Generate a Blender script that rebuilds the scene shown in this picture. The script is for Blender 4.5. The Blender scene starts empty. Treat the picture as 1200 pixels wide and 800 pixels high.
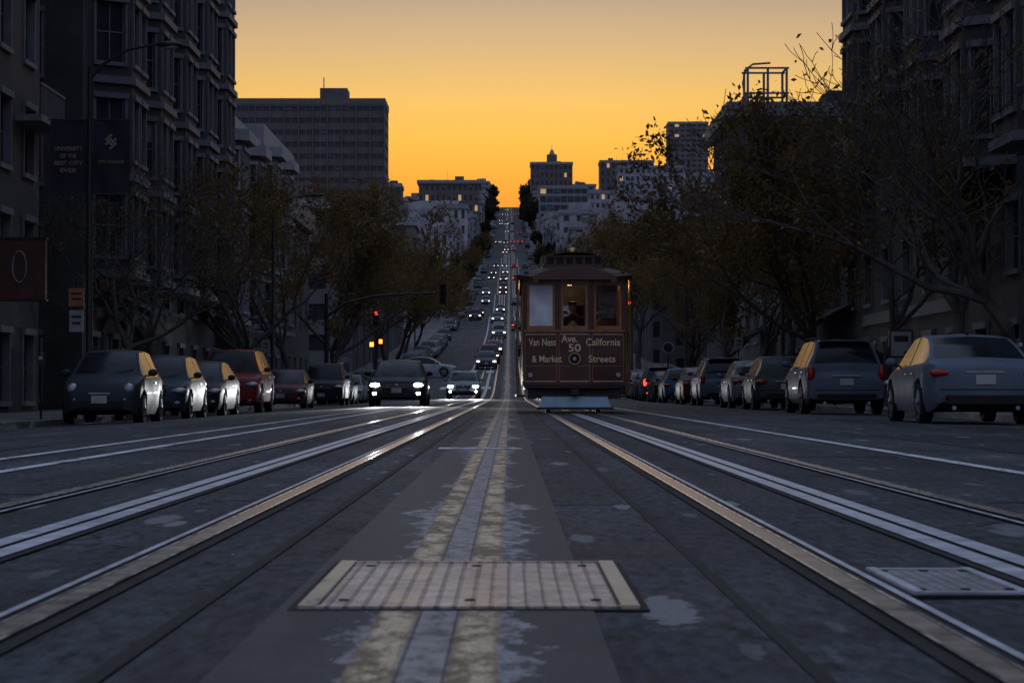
import bpy, math, random
import numpy as np
from mathutils import Vector
random.seed(7); np.random.seed(7)
D=bpy.data; C=bpy.context; SC=C.scene
COL=SC.collection

# ------------------------------------------------------------------ materials
class G:
    def __init__(s,m):
        m.use_nodes=True; s.nt=m.node_tree; s.n=s.nt.nodes; s.l=s.nt.links
        s.b=s.n.get('Principled BSDF'); s.out=s.n.get('Material Output')
    def new(s,t,**k):
        nd=s.n.new(t)
        for a,b in k.items(): setattr(nd,a,b)
        return nd
    def link(s,a,b): s.l.new(a,b)
    def val(s,sock,v):
        if isinstance(v,(int,float)): sock.default_value=v
        else: s.l.new(v,sock)
    def math(s,op,a,b=0.0,c=0.0):
        nd=s.n.new('ShaderNodeMath'); nd.operation=op
        s.val(nd.inputs[0],a); s.val(nd.inputs[1],b)
        if op in('SMOOTH_MIN','MULTIPLY_ADD'): s.val(nd.inputs[2],c)
        return nd.outputs[0]
    def step(s,v,a,b,lo=0.0,hi=1.0):
        nd=s.n.new('ShaderNodeMapRange'); s.val(nd.inputs[0],v)
        nd.inputs[1].default_value=a; nd.inputs[2].default_value=b
        nd.inputs[3].default_value=lo; nd.inputs[4].default_value=hi
        return nd.outputs[0]
    def noise(s,vec,scale,detail=4,rough=.55):
        nd=s.n.new('ShaderNodeTexNoise'); s.l.new(vec,nd.inputs['Vector'])
        nd.inputs['Scale'].default_value=scale; nd.inputs['Detail'].default_value=detail
        nd.inputs['Roughness'].default_value=rough
        return nd.outputs['Fac']
    def scalev(s,vec,v):
        nd=s.n.new('ShaderNodeVectorMath'); nd.operation='MULTIPLY'
        s.l.new(vec,nd.inputs[0]); nd.inputs[1].default_value=v
        return nd.outputs[0]
    def mix(s,f,a,b,bt='MIX'):
        nd=s.n.new('ShaderNodeMix'); nd.data_type='RGBA'; nd.blend_type=bt
        s.val(nd.inputs[0],f)
        for sock,v in((nd.inputs[6],a),(nd.inputs[7],b)):
            if isinstance(v,(tuple,list)): sock.default_value=(v[0],v[1],v[2],1)
            else: s.l.new(v,sock)
        return nd.outputs[2]
    def pos(s): return s.n.new('ShaderNodeNewGeometry').outputs['Position']
    def obj(s): return s.n.new('ShaderNodeTexCoord').outputs['Object']
    def bump(s,h,st=.3,dist=.02):
        nd=s.n.new('ShaderNodeBump'); nd.inputs['Strength'].default_value=st
        nd.inputs['Distance'].default_value=dist
        s.l.new(h,nd.inputs['Height']); s.l.new(nd.outputs[0],s.b.inputs['Normal'])

def mat(name,col,rough=.6,metal=0,var=0.25,scale=3,bump=0,objcol=False,spec=.5,coat=0):
    m=D.materials.new(name); g=G(m); b=g.b
    b.inputs['Roughness'].default_value=rough; b.inputs['Metallic'].default_value=metal
    b.inputs['Specular IOR Level'].default_value=spec
    b.inputs['Coat Weight'].default_value=coat
    o=g.obj()
    n=g.noise(o,scale,5)
    f=g.step(n,.3,.7,1-var,1+var)
    if objcol:
        base=g.new('ShaderNodeObjectInfo').outputs['Color']
    else:
        r=g.new('ShaderNodeRGB'); r.outputs[0].default_value=(*col,1); base=r.outputs[0]
    cc=g.new('ShaderNodeCombineColor')
    for i in range(3): g.link(f,cc.inputs[i])
    g.link(g.mix(1.0,base,cc.outputs[0],'MULTIPLY'),b.inputs['Base Color'])
    g.link(g.step(n,.3,.7,max(.02,rough-.08),rough+.08),b.inputs['Roughness'])
    if bump: g.bump(g.noise(o,scale*8,4),bump,.02)
    return m
def emat(name,col,st):
    m=D.materials.new(name); g=G(m)
    g.b.inputs['Base Color'].default_value=(*col,1)
    g.b.inputs['Emission Color'].default_value=(*col,1)
    g.b.inputs['Emission Strength'].default_value=st
    m.cycles.emission_sampling='NONE'
    return m

M={}
M['paint']=mat('car_paint',(0,0,0),.50,.0,.12,2,objcol=True,spec=.16,coat=.04)
M['glass']=mat('dark_glass',(.014,.016,.021),.16,0,.3,.6,spec=.22)
M['black']=mat('black_trim',(.012,.012,.013),.6,spec=.3)
M['tyre']=mat('tyre_rubber',(.015,.015,.016),.85,bump=.2,scale=12,spec=.2)
M['rim']=mat('alloy_rim',(.24,.25,.27),.5,.7)
M['lamp_off']=mat('lamp_lens',(.35,.37,.4),.15,.2)
M['head_on']=emat('headlight_lit',(.9,.97,1),60)
M['head_far']=emat('headlight_distant',(1,.88,.68),6)
M['tail']=mat('tail_lens',(.30,.01,.01),.2)
M['tail_on']=emat('taillight_lit',(1,.05,.02),3)
M['plate']=mat('licence_plate',(.38,.38,.38),.5)
M['chrome']=mat('chrome',(.40,.40,.42),.35,.9)

# ------------------------------------------------------------------ mesh builder
class MB:
    def __init__(s): s.v=[]; s.f=[]; s.m=[]
    def face(s,pts,m=0):
        i=len(s.v); s.v+= [tuple(float(q) for q in p) for p in pts]
        s.f.append(tuple(range(i,i+len(pts)))); s.m.append(m)
    def box(s,c,d,m=0,rz=0,rx=0,taper=1.0):
        i=len(s.v); cz,sz=math.cos(rz),math.sin(rz); cx,sx=math.cos(rx),math.sin(rx)
        for z in(-.5,.5):
            k=taper if z>0 else 1
            for (x,y) in((-.5,-.5),(.5,-.5),(.5,.5),(-.5,.5)):
                X,Y,Z=x*d[0]*k,y*d[1]*k,z*d[2]
                Y,Z=Y*cx-Z*sx,Y*sx+Z*cx
                X,Y=X*cz-Y*sz,X*sz+Y*cz
                s.v.append((c[0]+X,c[1]+Y,c[2]+Z))
        for q in((0,3,2,1),(4,5,6,7),(0,1,5,4),(1,2,6,5),(2,3,7,6),(3,0,4,7)):
            s.f.append(tuple(i+a for a in q)); s.m.append(m)
    def bb(s,x0,x1,y0,y1,z0,z1,m=0): s.box(((x0+x1)/2,(y0+y1)/2,(z0+z1)/2),(x1-x0,y1-y0,z1-z0),m)
    def ell(s,c,r,m=0,nu=14,nv=8):
        i=len(s.v)
        for a in range(nv+1):
            t=math.pi*a/nv
            for b in range(nu):
                p=2*math.pi*b/nu
                s.v.append((c[0]+r[0]*math.sin(t)*math.cos(p),c[1]+r[1]*math.sin(t)*math.sin(p),c[2]+r[2]*math.cos(t)))
        for a in range(nv):
            for b in range(nu):
                s.f.append((i+a*nu+b,i+a*nu+(b+1)%nu,i+(a+1)*nu+(b+1)%nu,i+(a+1)*nu+b)); s.m.append(m)
    def tube(s,pts,rad,m=0,n=8,cap=True):
        pts=[Vector(p) for p in pts]; i0=len(s.v)
        if isinstance(rad,(int,float)): rad=[rad]*len(pts)
        for k,p in enumerate(pts):
            d=(pts[min(k+1,len(pts)-1)]-pts[max(k-1,0)]).normalized()
            a=Vector((0,0,1)) if abs(d.z)<.9 else Vector((1,0,0))
            u=d.cross(a).normalized(); w=d.cross(u)
            for q in range(n):
                t=2*math.pi*q/n
                s.v.append(tuple(p+(u*math.cos(t)+w*math.sin(t))*rad[k]))
        for k in range(len(pts)-1):
            for q in range(n):
                a=i0+k*n+q; b=i0+k*n+(q+1)%n
                s.f.append((a,b,b+n,a+n)); s.m.append(m)
        if cap:
            s.f.append(tuple(i0+q for q in range(n))); s.m.append(m)
            s.f.append(tuple(i0+(len(pts)-1)*n+q for q in range(n))[::-1]); s.m.append(m)
    def lathe_x(s,c,prof,m=0,n=24):
        i0=len(s.v)
        for (x,r) in prof:
            for q in range(n):
                t=2*math.pi*q/n; s.v.append((c[0]+x,c[1]+r*math.cos(t),c[2]+r*math.sin(t)))
        for k in range(len(prof)-1):
            for q in range(n):
                a=i0+k*n+q; b=i0+k*n+(q+1)%n
                s.f.append((a,b,b+n,a+n)); s.m.append(m)
    def mesh(s,name,mats,smooth=None):
        me=D.meshes.new(name); me.from_pydata(s.v,[],s.f)
        for x in mats: me.materials.append(M[x] if isinstance(x,str) else x)
        me.polygons.foreach_set('material_index',s.m)
        if smooth:
            me.polygons.foreach_set('use_smooth',[True]*len(s.f))
            try: me.set_sharp_from_angle(angle=math.radians(smooth))
            except Exception: pass
        me.update(); return me
    def obj(s,name,mats,parent=None,smooth=None,loc=(0,0,0)):
        o=D.objects.new(name,s.mesh(name,mats,smooth)); COL.objects.link(o)
        o.location=loc
        if parent: o.parent=parent
        return o
def inst(name,me,loc,rz=0,rx=0,sc=1,color=None):
    o=D.objects.new(name,me); COL.objects.link(o); o.location=loc; o.rotation_euler=(rx,0,rz)
    o.scale=(sc,sc,sc) if isinstance(sc,(int,float)) else sc
    if color: o.color=(*color,1)
    return o
def empty(name,loc=(0,0,0)):
    o=D.objects.new(name,None); COL.objects.link(o); o.location=loc; return o

# ------------------------------------------------------------------ terrain profile
kY=[-400,130,150,180,250,400,600,800,1000,1350,1680,1750,1900,3000,7000]
kZ=[0,0,.3,1.6,4.4,12.5,26,41,59,93,130,134,128,80,40]
fine=np.arange(-400,7001,1.0); fz=np.interp(fine,kY,kZ)
fz=fz+np.where((fine>330)&(fine<1650),1.3*np.sin((fine-330)/140*2*math.pi),0)
ker=np.ones(41)/41; fz2=np.convolve(np.pad(fz,20,mode='edge'),ker,'valid')
fz2=np.where(fine<110,0,fz2)
ST=np.array(list(range(-60,200,5))+list(range(200,1900,10))+list(range(1900,7001,150)),float)
SZ=np.interp(ST,fine,fz2)
def prof(y): return float(np.interp(y,ST,SZ))
def slope(y): return (prof(y+5)-prof(y-5))/10
KL,KR=-9.35,9.0
cX=[-200,KL,-3.7,3.5,KR,200]; cZ=[-.24,-.24,0,0,-.08,-.08]
def crown(x): return float(np.interp(x,cX,cZ))
def gz(x,y): return prof(y)+crown(x)

def strip(name,xs,y0,y1,dz,mats,mi=0,parent=None,flat=None):
    ys=[y0]+[float(y) for y in ST if y0<y<y1]+[y1]
    mb=MB(); n=len(xs)
    for y in ys:
        for x in xs: mb.v.append((x,y,(prof(y)+(crown(x) if flat is None else flat)+dz)))
    for i in range(len(ys)-1):
        for j in range(n-1):
            a=i*n+j; mb.f.append((a,a+1,a+1+n,a+n)); mb.m.append(mi)
    return mb.obj(name,mats,parent)

# ---- asphalt
def asphalt(name,base,specks=True,rough=.8,seed=0):
    m=D.materials.new(name); g=G(m); p0=g.pos()
    sh=g.new('ShaderNodeVectorMath',operation='ADD'); g.link(p0,sh.inputs[0]); sh.inputs[1].default_value=(seed*3.1,seed*7.7,0); p=sh.outputs[0]
    st=g.scalev(p,(2.6,.10,1)); n1=g.noise(st,1,5); n2=g.noise(p,1.3,6,.65); n3=g.noise(g.scalev(p,(1,.22,1)),26,5,.75); n4=g.noise(p,.25,3)
    v=g.math('MULTIPLY',g.step(n1,.3,.7,.55,1.5),g.step(n2,.3,.7,.55,1.5))
    v=g.math('MULTIPLY',v,g.step(n3,.34,.66,.2,2.0)); v=g.math('MULTIPLY',v,g.step(n4,.35,.65,.75,1.3))
    cc=g.new('ShaderNodeCombineColor')
    for i,c in enumerate(base): g.link(g.math('MULTIPLY',v,c),cc.inputs[i])
    col=cc.outputs[0]
    if specks:
        for (sc_,rad,thr,sy) in((1.7,.13,.55,.17),(4.2,.15,.74,.16)):
            vo=g.new('ShaderNodeTexVoronoi'); vo.voronoi_dimensions='2D'; vo.inputs['Scale'].default_value=sc_; g.link(g.scalev(p,(1,sy,1)),vo.inputs['Vector'])
            sc=g.new('ShaderNodeSeparateColor'); g.link(vo.outputs['Color'],sc.inputs[0])
            r=g.math('MULTIPLY',g.step(sc.outputs[0],thr,1,.3,1),rad)
            r=g.math('MULTIPLY',r,g.math('GREATER_THAN',sc.outputs[0],thr))
            d=g.math('ADD',vo.outputs['Distance'],g.step(g.noise(p,18,3),.3,.7,-.03,.03))
            mk=g.math('LESS_THAN',d,r)
            col=g.mix(g.math('MULTIPLY',mk,g.step(sc.outputs[1],0,1,.15,.8)),col,(.30,.30,.31))
        vs=g.noise(g.scalev(p,(1,.3,1)),2.2,3)
        col=g.mix(g.step(vs,.60,.72,0,.6),col,(.010,.010,.012))
        vc=g.new('ShaderNodeTexVoronoi',feature='DISTANCE_TO_EDGE'); vc.voronoi_dimensions='2D'; vc.inputs['Scale'].default_value=.5
        ad=g.new('ShaderNodeVectorMath',operation='ADD'); g.link(g.scalev(p,(1,.5,1)),ad.inputs[0])
        nn=g.new('ShaderNodeTexNoise'); nn.inputs['Scale'].default_value=1.5; nn.inputs['Detail'].default_value=5; g.link(p,nn.inputs['Vector']); g.link(nn.outputs['Color'],ad.inputs[1])
        g.link(ad.outputs[0],vc.inputs['Vector'])
        ck=g.math('LESS_THAN',vc.outputs['Distance'],.010)
        ck=g.math('MULTIPLY',ck,g.math('GREATER_THAN',n2,.5))
        col=g.mix(g.math('MULTIPLY',ck,.8),col,(.006,.006,.006))
    g.link(col,g.b.inputs['Base Color'])
    g.link(g.step(n2,.3,.7,rough-.14,rough+.10),g.b.inputs['Roughness'])
    g.b.inputs['Specular IOR Level'].default_value=.22
    g.bump(g.math('ADD',g.noise(p,110,3),g.math('MULTIPLY',n2,.8)),.7,.008)
    return m
M['asphalt']=asphalt('asphalt',(.038,.041,.050))
M['asphalt2']=asphalt('asphalt_track_bed',(.029,.032,.041),rough=.75,seed=1)
M['asphalt3']=asphalt('asphalt_patch',(.021,.023,.029),rough=.78,seed=2)
M['pave']=asphalt('pavement_concrete',(.12,.12,.12),False)
M['kerb']=asphalt('kerb_stone',(.16,.16,.16),False)
M['earth']=mat('ground_earth',(.06,.06,.05),.9,var=.4,scale=.05)
M['steel']=mat('rail_steel',(.32,.26,.21),.38,.75,.35,6,bump=.1)
M['steel2']=mat('slot_steel',(.46,.47,.52),.5,.35,.35,5,bump=.15)
M['edge']=mat('rail_highlight',(.80,.74,.68),.26,.9,.2,5)  # brighter metal colour draws the thin highlights along each rail
M['groove']=mat('groove_dark',(.008,.008,.008),.9)  # flat near-black colour for grooves, gaps and joints

def worn(name,paint,thr,under=(.045,.048,.055),fs=9):
    m=D.materials.new(name); g=G(m); p=g.pos()
    n=g.noise(g.scalev(p,(1,.35,1)),fs,6,.7); n2=g.noise(p,1.1,3); n3=g.noise(p,70,3)
    f=g.step(g.math('ADD',n,g.math('MULTIPLY',g.math('SUBTRACT',n2,.5),.5)),thr-.06,thr+.06,0,1)
    v=g.mix(g.step(n2,.3,.7,0,1),tuple(c*.72 for c in paint),paint)
    v=g.mix(g.step(n3,.35,.7,0,.35),v,tuple(c*.45 for c in paint))
    g.link(g.mix(f,under,v),g.b.inputs['Base Color']); g.b.inputs['Roughness'].default_value=.7
    g.bump(n,.3,.004); return m
M['white']=worn('white_road_paint',(.70,.71,.76),.40)
M['white_w']=worn('white_paint_worn',(.6,.6,.63),.5)

def centre_mat():
    m=D.materials.new('centre_line_paint'); g=G(m); p=g.pos()
    sp=g.new('ShaderNodeSeparateXYZ'); g.link(p,sp.inputs[0])
    nE=g.noise(g.scalev(p,(1,.4,1)),7,6,.7); nL=g.noise(g.scalev(p,(.4,.22,1)),.9,3)
    nF=g.noise(g.scalev(p,(1,.4,1)),24,6,.78); nG=g.noise(g.scalev(p,(1,.35,1)),70,4,.7)
    d=g.math('ABSOLUTE',g.math('ADD',sp.outputs[0],.148))
    d2=g.math('ADD',d,g.step(nE,.3,.7,-.09,.09))
    wid=g.step(nL,.42,.62,.08,.27)
    halo=g.step(g.math('SUBTRACT',wid,d2),0,.02,0,1)
    halo=g.math('MULTIPLY',halo,g.step(nF,.42,.58,.10,1))
    asp=g.mix(g.step(nE,.3,.7,0,1),(.018,.021,.030),(.042,.046,.056))
    asp=g.mix(g.step(nG,.3,.7,0,.6),asp,(.015,.016,.02))
    col=g.mix(g.math('MULTIPLY',halo,.75),asp,(.42,.41,.43))
    mid=g.math('LESS_THAN',d,.036)
    col=g.mix(g.math('MULTIPLY',mid,g.step(nF,.38,.62,.2,.9)),col,(.33,.29,.27))
    yd=g.math('ABSOLUTE',g.math('SUBTRACT',d,.085))
    ye=g.math('ADD',yd,g.step(nF,.3,.7,-.010,.010))
    ym=g.math('LESS_THAN',ye,.043)
    wear=g.step(g.math('ADD',nF,g.math('MULTIPLY',g.math('SUBTRACT',nE,.5),1.4)),.40,.60,.0,1)
    yc=g.mix(wear,(.17,.105,.055),(.74,.55,.36))
    yc=g.mix(g.step(nG,.48,.66,0,.6),yc,(.20,.14,.09))
    yc=g.mix(g.step(ye,.028,.042,0,.7),yc,(.15,.10,.06))
    sm=g.math('MULTIPLY',g.step(g.math('ABSOLUTE',g.math('ADD',d,-.039)),.002,.005,1,0),.7)
    col=g.mix(ym,col,yc); col=g.mix(sm,col,(.012,.012,.014))
    g.link(col,g.b.inputs['Base Color']); g.b.inputs['Roughness'].default_value=.7
    g.bump(nF,.6,.006); return m
M['centre']=centre_mat()

# ground sheet
mb=MB(); xs=[-4000,-1500,-600,-250,-120,-60,-30,-15,15,30,60,120,250,600,1500,4000]
ys=[-400]+list(ST)
for y in ys:
    for x in xs:
        f=1-.55*min(1,max(0,(abs(x)-250)/1200))
        mb.v.append((x,y,prof(y)*f-.75))
n=len(xs)
for i in range(len(ys)-1):
    for j in range(n-1):
        a=i*n+j; mb.f.append((a,a+1,a+1+n,a+n)); mb.m.append(0)
mb.obj('ground',['earth'])
SX0,SX1=164,186
strip('road',[KL,-3.7,3.5,KR],-40,1900,0,['asphalt'])
strip('track_bed',[-.66,.5],-40,1700,.004,['asphalt2'])
strip('side_street',[-200,KL-.02],SX0,SX1,.002,['asphalt'],flat=-.24)
strip('side_street',[KR+.02,200],SX0,SX1,.002,['asphalt'],flat=-.08)
for (x0,x1,y0,y1) in((3.9,5.4,13,26),(-6.2,-4.2,16,22),(5.6,7.2,30,44),(-5.2,-3.7,33,50),(3.7,4.6,48,70)):
    strip('road_patch',[x0,x1],y0,y1,.003,['asphalt3'])
for (x0,x1,y0,y1) in((.20,.46,9.9,9.93),(-.62,.46,17,17.06),(2.05,2.9,10.2,10.25),(-2.9,-2.1,11,11.06),(2.05,2.9,17.2,17.3),(-2.9,-2.1,19,19.1)):
    strip('expansion_joint',[x0,x1],y0,y1,.0055,['groove'])
for side,k in((-1,KL),(1,KR)):
    e=crown(k)
    for (y0,y1) in((-40,SX0-1),(SX1+1,1750)):
        o=strip('pavement',[k+side*.16,side*14.2] if side>0 else [-14.2,k-.16],y0,y1,e+.13,['pave'],flat=0)
        mbk=MB(); yy=[y0]+[float(y) for y in ST if y0<y<y1]+[y1]
        for y in yy:
            z=prof(y)+e
            mbk.v+= [(k,y,z-.02),(k,y,z+.125),(k+side*.02,y,z+.14),(k+side*.16,y,z+.14),(k+side*.16,y,z-.02)]
        for i in range(len(yy)-1):
            for j in range(4):
                a=i*5+j; mbk.f.append((a,a+1,a+6,a+5)); mbk.m.append(0)
        mbk.f.append((0,1,2,3,4)); mbk.m.append(0)
        a=(len(yy)-1)*5; mbk.f.append((a,a+1,a+2,a+3,a+4)); mbk.m.append(0)
        mbk.obj('kerb',['kerb'])
for tc in(1.36,-1.52):
    tr=empty('cable_car_track')
    for r in(-.5335,.5335):
        s=1 if r<0 else -1
        x=tc+r
        strip('groove',[x-.075,x+.09] if s>0 else [x-.09,x+.075],-20,1690,.006,['groove'],parent=tr)
        strip('rail_head',[x-.026,x+.026],-20,1690,.012,['steel'],parent=tr)
        for q in(-1,1): strip('rail_edge_highlight',sorted([x+q*.027,x+q*.037]),-20,1690,.013,['edge'],parent=tr)
        strip('guard_rail',[x+s*.075-.010,x+s*.075+.010],-20,1690,.010,['steel2'],parent=tr)
    strip('slot_plate',[tc-.088,tc-.014],-20,1690,.010,['steel2'],parent=tr)
    strip('slot_plate',[tc+.014,tc+.088],-20,1690,.010,['steel2'],parent=tr)
    strip('slot_gap',[tc-.014,tc+.014],-20,1690,.005,['groove'],parent=tr)
    for q in(-1,1): strip('slot_border',sorted([tc+q*.090,tc+q*.12]),-20,1690,.007,['groove'],parent=tr)
strip('road_seam',[.5,.53],-20,300,.006,['groove']); strip('road_seam',[-.70,-.665],-20,300,.006,['groove'])
strip('centre_line_marking',[-.50,-.15,.18],-5,1000,.008,['centre'])
for x in(2.95,-2.98): strip('lane_marking',[x-.05,x+.05],3,158,.006,['white'])
strip('lane_marking',[-3.57,-3.48],3,158,.006,['white'])
for x in(2.95,-2.98): strip('lane_marking',[x-.08,x+.08],190,900,.006,['white'])
strip('cross_marking',[-.58,.10],19.2,19.8,.011,['white_w'])
strip('stop_line',[-9,-.3],152,152.8,.006,['white'])
for i in range(13):
    x=-8.6+i*1.35; strip('crosswalk_bar',[x,x+.6],155,160,.006,['white'])
for i in range(13):
    x=-8.6+i*1.35; strip('crosswalk_bar',[x,x+.6],188,193,.006,['white'])

def plate_mat(name,col,rx,ry):
    m=D.materials.new(name); g=G(m); p=g.pos()
    sp=g.new('ShaderNodeSeparateXYZ'); g.link(p,sp.inputs[0])
    a=g.math('ABSOLUTE',g.math('SINE',g.math('MULTIPLY',sp.outputs[0],rx))); b=g.math('ABSOLUTE',g.math('SINE',g.math('MULTIPLY',sp.outputs[1],ry)))
    h=g.math('MULTIPLY',g.step(a,.1,.5,0,1),g.step(b,.1,.55,0,1)); n=g.noise(p,6,6,.7); n2=g.noise(p,45,4,.7)
    k=g.math('MULTIPLY',g.step(h,0,1,.5,1.15),g.step(n,.3,.7,.5,1.4)); k=g.math('MULTIPLY',k,g.step(n2,.3,.7,.6,1.35))
    y1=g.math('ABSOLUTE',g.math('SUBTRACT',g.math('ABSOLUTE',g.math('ADD',sp.outputs[0],.15)),.085))
    ym=g.math('MULTIPLY',g.math('LESS_THAN',y1,.043),g.step(n,.42,.6,0,.5))
    cc=g.new('ShaderNodeCombineColor')
    for i in range(3): g.link(g.math('MULTIPLY',k,col[i]),cc.inputs[i])
    g.link(g.mix(ym,cc.outputs[0],(.55,.34,.15)),g.b.inputs['Base Color'])
    g.b.inputs['Roughness'].default_value=.5; g.b.inputs['Metallic'].default_value=.2
    g.bump(h,.6,.008); return m
M['plateA']=plate_mat('ribbed_steel_cover',(.46,.37,.33),80,62)
M['plateB']=plate_mat('steel_cover_grey',(.25,.25,.27),100,60)
M['frameY']=worn('cover_frame_paint',(.72,.55,.36),.36,(.2,.17,.14))
def cover(name,x0,x1,y0,y1,pm,fm,fw=.045):
    mb=MB(); z=.003
    mb.bb(x0+fw,x1-fw,y0+.05,y1-.05,-.02,z+.010,0)
    mb.bb(x0,x0+fw-.006,y0,y1,-.02,z+.014,1); mb.bb(x1-fw+.006,x1,y0,y1,-.02,z+.014,1)
    mb.bb(x0+fw-.006,x1-fw+.006,y0,y0+.03,-.02,z+.012,2); mb.bb(x0+fw-.006,x1-fw+.006,y1-.03,y1,-.02,z+.012,2)
    mb.bb(x0+.01,x1-.01,y0+.01,y1-.01,-.02,z+.006,3); mb.bb(x0-.02,x1+.02,y0-.03,y1+.03,-.02,z+.0065,3)
    for i in(.12,.5,.88):
        for j in(.12,.88):
            mb.tube([(x0+(x1-x0)*i,y0+(y1-y0)*j,z),(x0+(x1-x0)*i,y0+(y1-y0)*j,z+.013)],.012,3,8)
    mb.obj(name,[pm,fm,'plateA' if fm=='frameY' else 'steel2','groove'])
cover('manhole_cover',-.455,.28,5.14,6.50,'plateA','frameY')
cover('manhole_cover',.93,1.20,5.5,6.25,'plateB','steel2',.03)

# ------------------------------------------------------------------ cars
KINDS={
 'sedan':dict(L=4.75,W=1.82,H=1.45,hood=.92,trunk=1.02,A=1.15,B=2.05,Cc=3.35,Dd=4.25,r=.33,f1=.92,f2=3.70,zl=.20,belt=.93),
 'suv':dict(L=4.6,W=1.88,H=1.70,hood=1.05,trunk=1.08,A=1.10,B=1.85,Cc=4.05,Dd=4.48,r=.37,f1=.90,f2=3.62,zl=.25,belt=1.08),
 'big_suv':dict(L=4.95,W=1.95,H=1.88,hood=1.18,trunk=1.2,A=1.25,B=1.85,Cc=4.60,Dd=4.85,r=.41,f1=.95,f2=3.85,zl=.32,belt=1.2),
 'hatch':dict(L=4.15,W=1.77,H=1.50,hood=.93,trunk=.98,A=.95,B=1.75,Cc=3.55,Dd=4.02,r=.32,f1=.80,f2=3.40,zl=.20,belt=.95),
 'mini':dict(L=3.6,W=1.63,H=1.50,hood=.98,trunk=.98,A=.80,B=1.50,Cc=2.95,Dd=3.48,r=.30,f1=.66,f2=2.96,zl=.19,belt=.95),
}
CARC={}
def car_mesh(kind,lit=''):
    key=(kind,lit)
    if key in CARC: return CARC[key]
    P=KINDS[kind]; L,W,H=P['L'],P['W'],P['H']; r=P['r']; ra=r+.06
    st=set([0,.03,.08,.16,.28,.45,.7,P['A'],P['A']+.03,P['B'],P['B']-.03,P['B']+.25,P['Cc'],P['Cc']+.03,P['Dd'],P['Dd']-.04,L-.28,L-.14,L-.07,L-.025,L,L/2])
    for f in(P['f1'],P['f2']):
        for a in np.linspace(-1,1,11): st.add(round(f+ra*math.sin(a*math.pi/2),4))
        st.add(round(f-ra-.012,4)); st.add(round(f+ra+.012,4))
    bp=(P['B']+P['Cc'])/2-.05 if kind!='mini' else 2.15
    doors=[P['A']+.12,bp+.03]+([P['Cc']-.1] if kind!='mini' else [])
    st|={bp,bp+.10}
    cp=P['Cc']-.12 if kind in('suv','hatch','big_suv') else 99
    for d in doors: st|={d,d+.013}
    for q in(P['A']+(P['B']-P['A'])*.5,P['Cc']+(P['Dd']-P['Cc'])*.5): st.add(q)
    st=sorted(t for t in st if 0<=t<=L); ss=[st[0]]
    for t in st[1:]:
        if t-ss[-1]>.006: ss.append(t)
    st=ss
    hd=P['hood']; tk=P['trunk']
    Tx=[0,.03,.08,.16,.35,P['A'],P['A']+(P['B']-P['A'])*.5,P['B'],(P['B']+P['Cc'])/2,P['Cc'],P['Cc']+(P['Dd']-P['Cc'])*.5,P['Dd'],L-.14,L-.05,L]
    Tz=[hd*.62,hd*.70,hd*.77,hd*.83,hd*.89,hd,hd+(H-hd)*.57,H-.045,H,H-.05,tk+(H-.05-tk)*.62,tk,tk-.04,tk-.08,tk-.16]
    if kind in('suv','big_suv','hatch','mini'):
        Tz[-3:]=[tk-.12,tk-.2,tk-.3]
    Wx=[0,.03,.08,.16,.35,.7,L*.5,L-.7,L-.3,L-.1,L-.03,L]; Wf=[.70,.78,.85,.90,.95,.985,1,.985,.95,.90,.86,.80]
    if kind in('big_suv','suv'): Wf=[.80,.86,.90,.94,.97,.99,1,.99,.97,.94,.91,.87]
    mb=MB()
    for t in st:
        T=np.interp(t,Tx,Tz); Wm=W/2*np.interp(t,Wx,Wf)
        bl=np.interp(t,[P['A'],P['Dd']],[min(hd,P['belt'])-.02,max(P['belt'],tk-.02)])
        B=min(T-.025,bl) if P['A']<t<P['Dd'] else T-.03
        zl=np.interp(t,[0,.12,.3,L-.4,L-.1,L],[.30,.22,P['zl'],P['zl'],.28,.36])
        for f in(P['f1'],P['f2']):
            if abs(t-f)<ra: zl=max(zl,r+math.sqrt(max(0,ra*ra-(t-f)**2)))
        zl=min(zl,B-.08)
        w5=Wm*.945; w6=max(.3,w5-.03-(T-B)*.36)
        pts=[(0,zl),(Wm*.93,zl),(Wm*.985,max(.36,zl+.02)),(Wm*1.0,max(.58,zl+.035)),(Wm*.985,max(B-.07,zl+.05)),(w5,B),(w6,T-.015),(w6-.065,T+.004),(0,T+.035)]
        ring=[(x,z) for x,z in pts]+[(-x,z) for x,z in pts[-2:0:-1]]
        for (x,z) in ring: mb.v.append((x,t,z))
    R=16
    for i in range(len(st)-1):
        tm=(st[i]+st[i+1])/2
        T=np.interp(tm,Tx,Tz); bl=np.interp(tm,[P['A'],P['Dd']],[min(hd,P['belt'])-.02,max(P['belt'],tk-.02)])
        seam=any(d<tm<d+.013 for d in doors)
        for j in range(R):
            a=i*R+j; b=i*R+(j+1)%R
            k=j if j<8 else 15-j
            m=0
            if k==0: m=2
            elif k==1: m=2 if kind in('suv','big_suv') else 0
            elif k in(2,3,4) and seam: m=2
            elif k==5 and P['A']+.08<tm<P['Dd']-.12 and T-bl>.10 and not(bp<tm<bp+.10) and not(cp<tm<cp+.12): m=1
            elif k==5 and P['A']<tm<P['Dd'] and T-bl>.10: m=0 if not(bp<tm<bp+.10) else 2
            elif k==7 and (P['A']+.02<tm<P['B']-.02 or P['Cc']+.02<tm<P['Dd']-.03): m=1
            mb.f.append((a,a+R,b+R,b)); mb.m.append(m)
    mb.f.append(tuple(range(R))); mb.m.append(0)
    mb.f.append(tuple((len(st)-1)*R+q for q in range(R))[::-1]); mb.m.append(0)
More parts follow.
